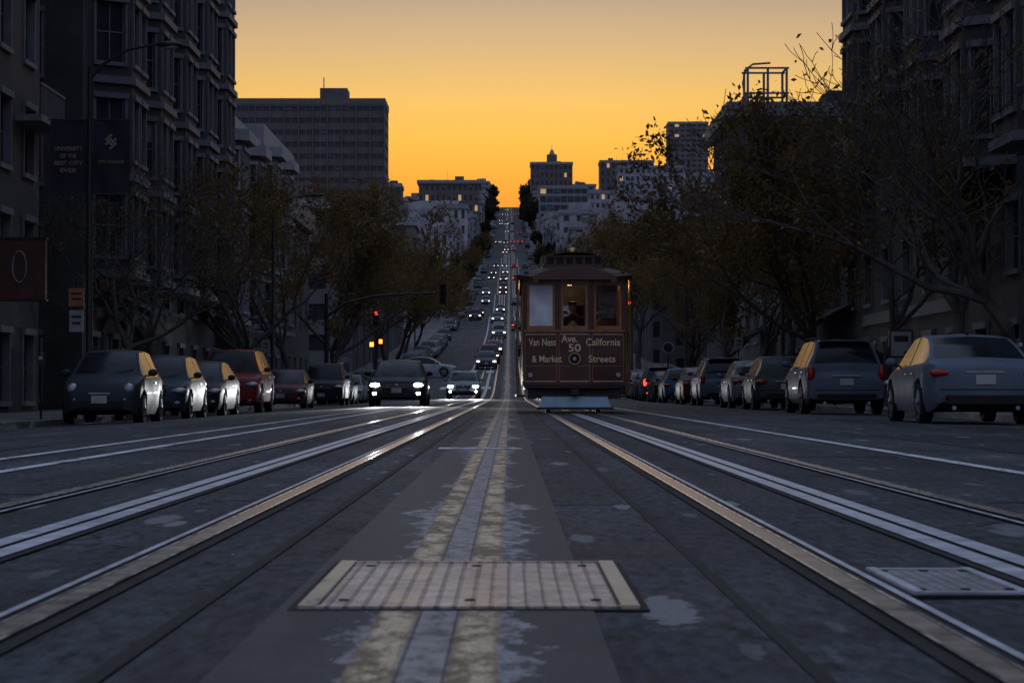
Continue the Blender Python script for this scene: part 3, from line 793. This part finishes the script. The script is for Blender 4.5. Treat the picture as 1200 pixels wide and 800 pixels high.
# ------------------------------------------------------------------ street furniture
M['banner']=mat('banner_cloth',(.014,.014,.028),.8)
M['banner_txt']=mat('banner_print',(.26,.20,.14),.7)
M['sign_red']=mat('brown_sign',(.075,.026,.020),.5)
M['sign_white']=mat('sign_face',(.25,.25,.26),.5)
M['sign_or']=mat('orange_sign',(.26,.10,.04),.5)
M['sig_red']=emat('signal_red',(1,.04,.02),7); M['sig_or']=emat('signal_orange',(1,.20,.02),5)
M['lamp_lens']=mat('lamp_lens_grey',(.3,.3,.28),.3)
def text(body,loc,w,h,matn,parent,name='lettering',ext=.004,rx=90,rz=0):
    c=D.curves.new(name,'FONT'); c.body=body; c.align_x='CENTER'; c.align_y='CENTER'; c.extrude=ext; c.size=1; c.offset=.012
    o=D.objects.new(name,c); COL.objects.link(o); c.materials.append(M[matn])
    C.view_layer.update(); d=o.dimensions
    o.scale=(w/max(d.x,.01),h/max(d.y,.01),1); o.rotation_euler=(math.radians(rx),0,rz)
    o.location=loc
    if parent: o.parent=parent
    return o
def pz(x,y): return prof(y)+crown(x)+.13
e=empty('street_lamp',(-9.85,56,pz(-9.85,56)))
mb=MB(); mb.tube([(0,0,0),(0,0,.5),(0,0,.55),(0,0,8.2)],[.13,.12,.085,.06],0,12)
mb.tube([(0,0,7.9),(.3,0,8.25),(.9,0,8.6),(1.7,0,8.75)],[.04,.035,.03,.03],0,8); mb.ell((1.85,0,8.72),(.32,.13,.08),0); mb.ell((1.88,0,8.67),(.2,.1,.06),1)
for z in(5.2,6.95): mb.tube([(-.98,0,z),(.98,0,z)],.018,0,6)
mb.obj('post',['metal','lamp_lens'],e,40)
for s in(-1,1):
    mb=MB(); n=9
    for i in range(n):
        for j in range(12):
            x=s*(.07+.86*i/(n-1)); z=5.22+1.71*j/11; mb.v.append((x,.03*math.sin(i*.9+j*.5),z))
    for i in range(n-1):
        for j in range(11):
            a=i*12+j; mb.f.append((a,a+12,a+13,a+1)); mb.m.append(0)
    mb.obj('banner',['banner'],e,60)
for k,(tx) in enumerate(('UNIVERSITY','OF THE','BEST CITY','EVER')): text(tx,(-.5,-.04,6.26-k*.17),.66 if k in(0,2) else .38,.10,'banner_txt',e)
text('CITY COLLEGE',(.5,-.04,5.95),.6,.07,'banner_txt',e)
mb=MB()
for a in range(4):
    for b in range(4):
        if (a+b)%2==0 or a in(1,2): 
            cx_=.5+(a-b)*.05; cz_=6.28+(a+b)*.05; mb.face([(cx_,-.04,cz_-.042),(cx_+.042,-.04,cz_),(cx_,-.04,cz_+.042),(cx_-.042,-.04,cz_)],0)
mb.obj('emblem',['banner_txt'],e)
e=empty('hanging_sign',(-12.1,58.5,pz(-12,58.5)))
mb=MB(); mb.box((0,0,3.55),(1.5,.22,1.45),0); mb.box((0,0,4.31),(1.56,.26,.06),2); mb.box((0,0,2.80),(1.56,.26,.04),2)
pr=[(.17*math.cos(a)+.12,-.13,3.62+.38*math.sin(a)) for a in np.linspace(0,2*math.pi,25)]
mb.tube(pr,.022,1,6,False); mb.tube([(-.75,0,4.1),(-1.5,0,4.1)],.04,2,6); mb.tube([(-.75,0,3.0),(-1.5,0,3.0)],.04,2,6)
mb.obj('sign_box',['sign_red','sign_white','metal'],e,40)
def psign(x,y,z0,items):
    e=empty('parking_sign',(x,y,pz(x,y))); mb=MB(); mb.tube([(0,0,0),(0,0,z0+1)],.03,0,8)
    for (z,w,h,m) in items:
        mb.box((0,-.045,z),(w,.02,h),m); mb.box((0,-.058,z+h*.2),(w*.7,.006,h*.1),4); mb.box((0,-.058,z-h*.1),(w*.6,.006,h*.1),4)
    mb.obj('post_and_plates',['metal','sign_white','sign_or','sign_red','black'],e,40)
psign(-10.0,55.2,2.2,[(2.75,.36,.42,2),(2.2,.32,.5,1)])
psign(9.5,99,2.0,[(2.4,.32,.5,1)]); psign(-9.9,97,2.0,[(2.4,.32,.5,1)])
e=empty('notice_board',(9.75,59.5,pz(10,61))); mb=MB()
mb.bb(-.30,.30,-.03,.03,1.25,1.95,0); mb.bb(-.25,.25,-.045,-.032,1.3,1.9,1); mb.bb(-.18,.18,-.05,-.047,1.65,1.8,0); mb.tube([(-.25,.02,0),(-.25,.02,1.4)],.03,0,8); mb.tube([(.25,.02,0),(.25,.02,1.4)],.03,0,8)
mb.obj('board',['metal','sign_white'],e)
for (x,y,s) in((-9.9,100,1),(9.6,84,-1),(9.6,130,-1),(-9.9,194,1),(9.6,205,-1),(-9.9,250,1)):
    e=empty('street_lamp',(x,y,pz(x,y))); mb=MB(); mb.tube([(0,0,0),(0,0,.5),(0,0,.55),(0,0,8.4)],[.13,.12,.085,.06],0,10)
    mb.tube([(0,0,8.1),(s*.3,0,8.4),(s*.9,0,8.7),(s*1.7,0,8.8)],[.04,.035,.03,.03],0,8); mb.ell((s*1.85,0,8.78),(.32,.13,.08),0); mb.ell((s*1.88,0,8.73),(.2,.1,.06),1)
    mb.obj('post',['metal','lamp_lens'],e,40)
for k in range(7):
    for (x,y0) in((-9.8,50),(9.4,44)):
        y=y0+k*12.5; e=empty('parking_meter',(x,y,pz(x,y))); mb=MB(); mb.tube([(0,0,0),(0,0,1.1)],.025,0,8); mb.box((0,0,1.2),(.13,.1,.22),0); mb.ell((0,0,1.32),(.075,.06,.08),0); mb.box((0,-.055,1.28),(.08,.01,.07),1)
        mb.obj('meter',['metal','lamp_lens'],e,40)
def sighead(mb,x,y,z,lit=0,m0=0):
    mb.box((x,y,z),(.36,.2,1.05),m0); 
    for k in range(3):
        zz=z+.34-k*.34
        mb.ell((x,y-.10,zz),(.11,.03,.11),(2 if lit==k+1 else 1))
        mb.box((x,y-.2,zz+.14),(.28,.2,.015),m0)
e=empty('traffic_light',(-9.5,124,pz(-9.5,124))); mb=MB()
mb.tube([(0,0,0),(0,0,5.6)],[.13,.10],0,10); mb.tube([(0,0,4.4),(1.0,0,5.1),(2.4,0,5.45),(4.2,0,5.6),(6,0,5.62)],[.08,.075,.065,.055,.045],0,8); sighead(mb,6.05,-.05,5.55)
mb.obj('mast_arm',['metal','black','sig_red'],e,40)
e=empty('traffic_light',(-9.0,161.5,pz(-9.5,161.5))); mb=MB()
mb.tube([(0,0,0),(0,0,5.2)],[.11,.09],0,10); sighead(mb,0,-.12,4.65,1); mb.box((-.3,-.1,2.9),(.45,.2,.45),0); mb.box((-.3,-.215,2.9),(.26,.02,.30),3); mb.box((.3,-.1,3.1),(.4,.2,.45),0); mb.box((.3,-.215,3.1),(.22,.02,.28),3)
mb.obj('signal_post',['metal','black','sig_red','sig_or'],e,40)
e=empty('traffic_light',(9.6,187.5,pz(9.3,187.5))); mb=MB()
mb.tube([(0,0,0),(0,0,5.6)],[.11,.09],0,10); sighead(mb,-.2,-.12,5.1,1); mb.obj('signal_post',['metal','black','sig_red'],e,40)
e=empty('round_sign',(9.5,143,pz(9.5,143))); mb=MB(); mb.tube([(0,0,0),(0,0,2.9)],.04,0,8); mb.tube([(0,-.06,2.75),(0,-.03,2.75)],.36,1,20); mb.tube([(0,-.07,2.75),(0,-.062,2.75)],.28,2,20)
mb.obj('sign_disc',['metal','sign_white','banner'],e,40)
M['awning']=mat('awning_canvas',(.02,.03,.028),.85)
for (xx,y0,y1,z,s) in((XL,80,90,3.0,1),(XL,110,118,3.1,1),(XR,93,103,3.0,-1),(XR,120,128,3.0,-1)):
    mb=MB(); n=12
    for i in range(n+1):
        y=y0+(y1-y0)*i/n; mb.v+=[(xx+s*.03,y,z+.9),(xx+s*1.6,y,z+.15),(xx+s*1.6,y,z-.12)]
    for i in range(n):
        for j in range(2):
            a=i*3+j; mb.f.append((a,a+1,a+4,a+3)); mb.m.append(0)
    mb.f.append((0,1,2)); mb.m.append(0); mb.f.append((3*n,3*n+1,3*n+2)); mb.m.append(0)
    mb.obj('awning',['awning'])
for (x,y) in((9.7,50.5),(-10.2,84)):
    mb=MB(); mb.tube([(0,0,0),(0,0,.05),(0,0,.85),(0,0,.9)],[.24,.27,.30,.26],0,14); mb.ell((0,0,.92),(.25,.25,.12),0); mb.obj('litter_bin',['metal'],None,40,(x,y,pz(x,y)))

# ------------------------------------------------------------------ cable car
M['cc_body']=mat('cable_car_maroon',(.080,.026,.017),.34,0,.3,2,coat=.35)
M['cc_dark']=mat('cable_car_dark',(.022,.014,.012),.5)
M['cc_wood']=mat('varnished_wood',(.36,.14,.05),.35,0,.3,8,coat=.3)
M['cc_gold']=mat('gold_lettering',(.85,.66,.40),.45)
M['cc_cream']=mat('roof_canvas',(.075,.055,.042),.65)
M['cc_pan']=mat('blue_grey_pilot',(.22,.32,.41),.45,.2)
M['cc_pane']=mat('pane_reflection',(.80,.80,.86),.25)  # pale base colour stands in for the bright reflection in the glass
M['cc_poster']=mat('poster_print',(.14,.12,.11),.5,0,.9,12)
M['brass']=mat('brass_pole',(.5,.36,.15),.3,.9)
cg=D.materials.new('clear_glass'); g=G(cg); g.b.inputs['Roughness'].default_value=.03; g.b.inputs['Transmission Weight'].default_value=1; g.b.inputs['IOR'].default_value=1.08; M['clear']=cg
CY=50.0; cc=empty('cable_car',(1.36,CY,.012))
mb=MB()
def quadwall(mb,p,q,z0,z1,th,m,off=0):
    p=np.array(p);q=np.array(q);d=(q-p)/np.linalg.norm(q-p);n=np.array((d[1],-d[0]))
    a=p+n*off;b=q+n*off;c=b-n*th;e=a-n*th
    lo=[(*v,z0) for v in(a,b,c,e)];hi=[(*v,z1) for v in(a,b,c,e)]
    mb.face(lo,m);mb.face(hi,m)
    for k in range(4): mb.face([lo[k],lo[(k+1)%4],hi[(k+1)%4],hi[k]],m)
plan=[(-1.06,.16),(-.345,0),(.345,0),(1.06,.16)]
for (yo,fl) in((0,1),(8.2,-1)):
    pl=[(x,yo+fl*y) for x,y in plan]
    if fl<0: pl=[(-x,yo-y) for x,y in plan]
    for k in range(3):
        p,q=pl[k],pl[k+1]
        quadwall(mb,p,q,.58,1.70,.05,0); quadwall(mb,p,q,2.78,2.95,.06,0,.004)
        quadwall(mb,p,q,1.70,1.745,.09,2,.03); quadwall(mb,p,q,.52,.60,.09,1,.02)
        P=np.array(p);Q=np.array(q);u=(Q-P)
        for z in(.66,.98,1.645): quadwall(mb,P+u*.06,Q-u*.06,z,z+.014,.004,4 if z!=.98 else 2,.006)
        for (a_,b_) in((.03,.05),(.95,.97)): quadwall(mb,P+u*a_,P+u*b_,.66,1.65,.004,2,.008)
        a=P+u*.09;b=Q-u*.09; dn=u/np.linalg.norm(u)
        quadwall(mb,a,b,1.75,1.83,.05,2,-.005); quadwall(mb,a,b,2.68,2.78,.05,2,-.005)
        quadwall(mb,a,a+dn*.05,1.83,2.68,.05,2,-.005); quadwall(mb,b-dn*.05,b,1.83,2.68,.05,2,-.005)
        g_=5 if k==0 else 6
        if k!=1: quadwall(mb,a+dn*.05,b-dn*.05,1.83,2.68,.008,g_,-.025)
        if k==2: quadwall(mb,a+dn*.10,b-dn*.10,2.0,2.55,.01,7,-.04)
        quadwall(mb,P,P+u*.088,1.745,2.78,.07,0,.006); quadwall(mb,Q-u*.088,Q,1.745,2.78,.07,0,.006)
for s in(-1,1):
    mb.bb(min(s*1.02,s*1.07),max(s*1.02,s*1.07),.18,8.02,2.80,2.95,0)
    for k in range(10):
        y=.25+k*.86; mb.bb(s*1.045-.035,s*1.045+.035,y-.035,y+.035,.58,2.80,2 if 0<k<9 else 0)
    mb.bb(min(s*1.02,s*1.06),max(s*1.02,s*1.06),2.9,5.4,.58,1.5,0)
    mb.bb(s*1.035-.006,s*1.035+.006,2.9,5.4,1.52,2.75,6)
    mb.bb(min(s*1.02,s*1.22),max(s*1.02,s*1.22),.5,7.7,.34,.38,3)
    for y in(.4,1.2,2.1,6.1,7.0,7.8): mb.tube([(s*1.17,y,.38),(s*1.19,y,1.4),(s*1.17,y,2.86)],.018,8,8)
    mb.bb(s*.95-.06,s*.95+.06,.4,2.8,.95,1.0,2); mb.bb(s*.55-.2,s*.55+.2,.7,2.6,.92,.97,2)
    mb.bb(s*.35-.02,s*.35+.02,.7,2.6,.97,1.4,2)
mb.bb(-1.03,1.03,.2,8.0,.50,.57,3)
for y in(2.9,5.4):
    mb.bb(-1.0,-.45,y-.03,y+.03,.57,2.8,1); mb.bb(.45,1.0,y-.03,y+.03,.57,2.8,1); mb.bb(-.449,.449,y-.03,y+.03,2.45,2.8,1)
mb.tube([(.12,1.2,.57),(.10,.95,1.9)],.025,1,8); mb.tube([(-.12,1.2,.57),(-.12,1.05,1.75)],.02,1,8)
mb.obj('body_shell',['cc_body','cc_dark','cc_wood','cc_dark','cc_gold','cc_pane','clear','cc_poster','brass'],cc)
mb=MB(); ny=20; nx=17; ys_=np.linspace(-.32,8.52,ny)
def rl(y): 
    e=min(y+.32,8.52-y); return min(1,math.sqrt(max(0,1-(1-min(1,e/.55))**2)))
for y in ys_:
    k=.72+.28*rl(y); dz=-.10*(1-rl(y))
    for i in range(nx):
        a=-1+2*i/(nx-1); mb.v.append((a*1.21*k,y,2.90+.20*(1-a*a)**.8+dz*.6))
for i in range(ny-1):
    for j in range(nx-1):
        a=i*nx+j; mb.f.append((a,a+1,a+1+nx,a+nx)); mb.m.append(0)
for i in range(ny-1):
    for j in(0,nx-1):
        a=mb.v[i*nx+j]; b=mb.v[(i+1)*nx+j]; mb.face([a,b,(b[0],b[1],b[2]-.09),(a[0],a[1],a[2]-.09)],1)
for i in(0,ny-1):
    for j in range(nx-1):
        a=mb.v[i*nx+j]; b=mb.v[i*nx+j+1]; mb.face([a,b,(b[0],b[1],min(a[2],b[2],2.9)-.12),(a[0],a[1],min(a[2],b[2],2.9)-.12)],1)
mb.face([(-1.05,.0,2.955),(1.05,.0,2.955),(1.05,8.2,2.955),(-1.05,8.2,2.955)],0)
yc=np.linspace(.0,8.2,16); hw=.60
mb.bb(-hw,hw,.12,8.05,3.0,3.30,1)
for k in range(6): 
    x=-.5+k*.2; mb.bb(x-.07,x+.07,.105,.117,3.13,3.26,3)
for k in range(14):
    for s in(-1,1): mb.bb(s*hw-.008,s*hw+.008,.5+k*.53,.85+k*.53,3.12,3.26,3)
n0=len(mb.v); nn=9
for y in yc:
    e=min(y,8.2-y); q=min(1,.75+e/.4*.25)
    for i in range(nn):
        a=-1+2*i/(nn-1); mb.v.append((a*.70*q,y-.02,3.30+.085*(1-a*a)*q))
for i in range(len(yc)-1):
    for j in range(nn-1):
        a=n0+i*nn+j; mb.f.append((a,a+1,a+1+nn,a+nn)); mb.m.append(0)
mb.bb(-.66,.66,.03,8.15,3.275,3.305,1)
mb.tube([(0,1.6,3.36),(0,1.6,3.48)],.02,2,6); mb.ell((0,1.6,3.47),(.11,.11,.09),2)
mb.obj('roof',['cc_cream','cc_body','brass','glass'],cc,50)
mb=MB()
for y in(1.3,2.6,5.6,6.9):
    for s in(-1,1):
        mb.lathe_x((s*.53,y,.29),[(-.05,.0),(-.05,.28),(.05,.28),(.05,.25),(.05,0)],0,20)
        mb.bb(s*.66-.04,s*.66+.04,y-.5,y+.5,.27,.37,0)
mb.bb(-.75,.75,.35,7.8,.38,.499,0)
for s in(-1,1): mb.tube([(s*.62,.4,.42),(s*.66,.0,.30),(s*.68,-.15,.22)],.03,0,6)
mb.bb(-.98,.98,.20,.26,.30,.52,0)
mb.obj('running_gear',['cc_dark'],cc,40)
mb=MB()
f=[(-.76,-.30,.09),(.76,-.30,.09),(.68,-.18,.36),(-.68,-.18,.36)]; b=[(x,y+.04,z) for x,y,z in f]
mb.face(f,0); mb.face(b,0)
for k in range(4): mb.face([f[k],f[(k+1)%4],b[(k+1)%4],b[k]],0)
mb.bb(-.80,.80,-.33,-.29,.075,.13,1); mb.bb(-.70,.70,-.2,.3,.36,.40,1)
mb.tube([(0,-.02,.45),(0,-.28,.45)],.05,1,10); mb.box((0,-.3,.45),(.16,.06,.12),1)
mb.obj('pilot_fender',['cc_pan','cc_dark'],cc)
mb=MB(); mb.tube([(0,.0,1.14),(0,-.09,1.14)],[.12,.13],0,20); mb.tube([(0,-.092,1.14),(0,-.097,1.14)],.105,1,20); mb.tube([(0,-.1,1.14),(0,-.104,1.14)],.04,2,12)
for s in(-1,1): mb.tube([(s*.92,.13,.80),(s*.92,.05,.80)],.05,2,12)
mb.obj('headlamp',['brass','glass','lamp_off'],cc,40)
def fy(x): return 0 if abs(x)<.345 else (abs(x)-.345)/.715*.16
for (tx,x,w,z,rz) in (('Van Ness',-.67,.58,1.48,-.22),('Ave.',-.10,.34,1.55,0),('California',.60,.74,1.48,.22)):
    text(tx,(x,fy(x)-.022,z),w,.155,'cc_gold',cc,rz=rz)
text('50',(0,-.02,1.36),.26,.16,'cc_gold',cc)
text('& Market',(-.58,fy(.58)-.022,1.13),.64,.145,'cc_gold',cc,rz=-.22)
text('Streets',(.58,fy(.58)-.022,1.13),.58,.145,'cc_gold',cc,rz=.22)
M['added_glow']=emat('added_cabin_glow',(1,.62,.3),6)  # glowing spheres added to warm the car interior
mb=MB(); 
for y in(1.4,4.1): mb.ell((0,y,2.86),(.05,.05,.05),0)
mb.obj('added_cabin_glow',['added_glow'],cc,40)
for y in(1.4,4.1):
    l=D.lights.new('added_cabin_light','POINT'); l.energy=9; l.color=(1,.62,.3); l.shadow_soft_size=.06  # added warm light inside the car
    o=D.objects.new('added_cabin_light',l); COL.objects.link(o); o.location=(0,y,2.74); o.parent=cc

# ------------------------------------------------------------------ people
M['skin']=mat('skin',(.34,.20,.13),.55); M['uniform']=mat('uniform_cloth',(.02,.022,.03),.85); M['vest']=mat('safety_vest',(.30,.34,.06),.7); M['hair']=mat('hair',(.02,.015,.012),.7); M['coat']=mat('brown_coat',(.08,.05,.035),.85)
def skinobj(name,verts,edges,rad,m,parent,root=0,sub=2):
    me=D.meshes.new(name); me.from_pydata(verts,edges,[]); o=D.objects.new(name,me); COL.objects.link(o)
    md=o.modifiers.new('Skin','SKIN'); 
    if not me.skin_vertices: me.skin_vertices.new()
    for i,r in enumerate(rad):
        q=me.skin_vertices[0].data[i]; q.radius=(r,r) if isinstance(r,(int,float)) else r; q.use_root=(i==root)
    sb=o.modifiers.new('Sub','SUBSURF'); sb.levels=sub; sb.render_levels=sub; md.use_smooth_shade=True
    me.materials.append(M[m]); o.parent=parent; return o
def person(name,loc,rz,cloth,vest,hat,sc=1):
    pe=empty(name,loc); pe.rotation_euler=(0,0,rz); pe.scale=(sc,sc,sc)
    V=[(0,0,.95),(0,0,1.12),(0,-.01,1.30),(0,0,1.42),(0,0,1.50),(0,-.01,1.56),
       (.10,0,.88),(.11,-.02,.50),(.11,.02,.10),(.12,-.10,.05),(-.10,0,.88),(-.11,.02,.50),(-.11,.05,.10),(-.12,-.07,.05),
       (.17,0,1.40),(.22,.06,1.14),(.15,-.14,1.07),(-.17,0,1.40),(-.23,.05,1.14),(-.13,-.16,1.15)]
    E=[(0,1),(1,2),(2,3),(3,4),(4,5),(0,6),(6,7),(7,8),(8,9),(0,10),(10,11),(11,12),(12,13),(3,14),(14,15),(15,16),(3,17),(17,18),(18,19)]
    Rr=[(.15,.11),(.14,.10),(.17,.11),(.12,.09),(.055,.055),(.055,.055),.09,.065,.045,.04,.09,.065,.045,.04,.07,.05,.036,.07,.05,.036]
    skinobj('body',V,E,Rr,cloth,pe)
    if vest:
        vv=[(0,0,1.0),(0,-.005,1.15),(0,-.012,1.32),(0,0,1.41)]; skinobj('vest',vv,[(0,1),(1,2),(2,3)],[(.165,.125),(.158,.12),(.185,.128),(.10,.10)],'vest',pe,0,1)
    mb=MB(); mb.ell((0,-.01,1.66),(.078,.098,.115),0,20,14); mb.ell((0,-.112,1.645),(.014,.02,.022),0); mb.ell((0,-.02,1.56),(.05,.05,.08),0)
    for s in(-1,1): mb.ell((s*.08,.0,1.655),(.012,.022,.032),0); mb.ell((s*.03,-.098,1.675),(.013,.010,.008),1); mb.ell((s*.03,-.1,1.695),(.02,.008,.004),2)
    mb.ell((0,-.103,1.60),(.025,.008,.006),3); mb.ell((0,.014,1.692),(.084,.10,.10),2,20,12)
    if hat: mb.ell((0,-.0,1.75),(.10,.115,.045),2); mb.ell((0,-.10,1.735),(.07,.06,.012),2)
    mb.obj('head',['skin','black','hair','cc_body'],pe,60)
    for s,w in((1,V[16]),(-1,V[19])):
        hv=[w,(w[0]-s*.01,w[1]-.06,w[2]+.0)]; he=[(0,1)]; hr=[.032,.036]
        for f in range(4):
            b=len(hv); x=w[0]-s*.01+(f-1.5)*.019; L=[.03,.036,.033,.026][f]
            hv+=[(x,w[1]-.075,w[2]+.012),(x,w[1]-.075-L,w[2]-.005),(x,w[1]-.07-L*.7,w[2]-.035)]; he+=[(1,b),(b,b+1),(b+1,b+2)]; hr+=[.010,.0095,.008]
        b=len(hv); hv+=[(w[0]-s*.045,w[1]-.05,w[2]+.0),(w[0]-s*.05,w[1]-.085,w[2]-.015)]; he+=[(1,b),(b,b+1)]; hr+=[.012,.010]
        skinobj('hand',hv,he,hr,'skin',pe,0,1)
person('cable_car_gripman',(1.34,CY+.72,.585),0,'uniform',True,True)
person('cable_car_passenger',(1.36+.62,CY+1.9,.585),.3,'coat',False,False,.96)
person('cable_car_passenger',(1.36+.08,CY+3.6,.585),-.3,'uniform',False,False,.98)
person('pedestrian',(9.62,63,pz(9.62,63)),.2,'uniform',False,False,1.0)

# ------------------------------------------------------------------ world / sun
w=D.worlds.new('World'); SC.world=w; w.use_nodes=True; nt=w.node_tree; N=nt.nodes; Lk=nt.links
bg=N['Background']
tc=N.new('ShaderNodeTexCoord'); sp=N.new('ShaderNodeSeparateXYZ'); Lk.new(tc.outputs['Generated'],sp.inputs[0])
def ramp(els):
    r=N.new('ShaderNodeValToRGB'); r.color_ramp.interpolation='LINEAR'
    while len(r.color_ramp.elements)<len(els): r.color_ramp.elements.new(.5)
    for e,(p,c) in zip(r.color_ramp.elements,els): e.position=p; e.color=(*c,1)
    return r
west=ramp([(0,(.42,.09,.02)),(.07,(.80,.235,.028)),(.087,(.93,.38,.038)),(.105,(.95,.50,.075)),(.122,(.87,.52,.14)),(.142,(.66,.45,.22)),(.165,(.44,.345,.26)),(.26,(.28,.27,.29)),(.45,(.27,.33,.46)),(1,(.31,.40,.60))])
east=ramp([(0,(.10,.10,.15)),(.2,(.19,.20,.29)),(.5,(.29,.35,.50)),(1,(.31,.40,.60))])
Lk.new(sp.outputs[2],west.inputs[0]); Lk.new(sp.outputs[2],east.inputs[0])
mr=N.new('ShaderNodeMapRange'); mr.interpolation_type='SMOOTHSTEP'; Lk.new(sp.outputs[1],mr.inputs[0]); mr.inputs[1].default_value=.45; mr.inputs[2].default_value=.985
mx=N.new('ShaderNodeMix'); mx.data_type='RGBA'; Lk.new(mr.outputs[0],mx.inputs[0]); Lk.new(east.outputs[0],mx.inputs[6]); Lk.new(west.outputs[0],mx.inputs[7])
ab=N.new('ShaderNodeMath'); ab.operation='ABSOLUTE'; Lk.new(sp.outputs[0],ab.inputs[0])
m2=N.new('ShaderNodeMapRange'); Lk.new(ab.outputs[0],m2.inputs[0]); m2.inputs[1].default_value=.03; m2.inputs[2].default_value=.24; m2.inputs[3].default_value=1.0; m2.inputs[4].default_value=.90
Lk.new(mx.outputs[2],bg.inputs[0]); Lk.new(m2.outputs[0],bg.inputs[1])
sky=N.new('ShaderNodeTexSky'); sky.sky_type='NISHITA'; sky.sun_disc=False; sky.sun_elevation=math.radians(2); sky.sun_rotation=0
bg2=N.new('ShaderNodeBackground'); bg2.inputs[1].default_value=.006; Lk.new(sky.outputs[0],bg2.inputs[0])
ad=N.new('ShaderNodeAddShader'); Lk.new(bg.outputs[0],ad.inputs[0]); Lk.new(bg2.outputs[0],ad.inputs[1]); Lk.new(ad.outputs[0],N['World Output'].inputs[0])
sl=D.lights.new('sun','SUN'); sl.energy=.03; sl.angle=math.radians(12); sl.color=(1,.62,.3)
so=D.objects.new('sun',sl); COL.objects.link(so); so.rotation_euler=(math.radians(-83),0,0)

# ------------------------------------------------------------------ camera
cam=D.cameras.new('camera'); co=D.objects.new('camera',cam); COL.objects.link(co); SC.camera=co
co.location=(0,0,.476); cam.lens=84; cam.sensor_width=36; cam.clip_end=12000; cam.clip_start=.05
co.rotation_euler=(math.radians(90+1.187),0,math.radians(-.061))
cam.dof.use_dof=True; cam.dof.focus_distance=24; cam.dof.aperture_fstop=13
SC.view_settings.view_transform='Standard'; SC.view_settings.look='None'; SC.view_settings.exposure=0
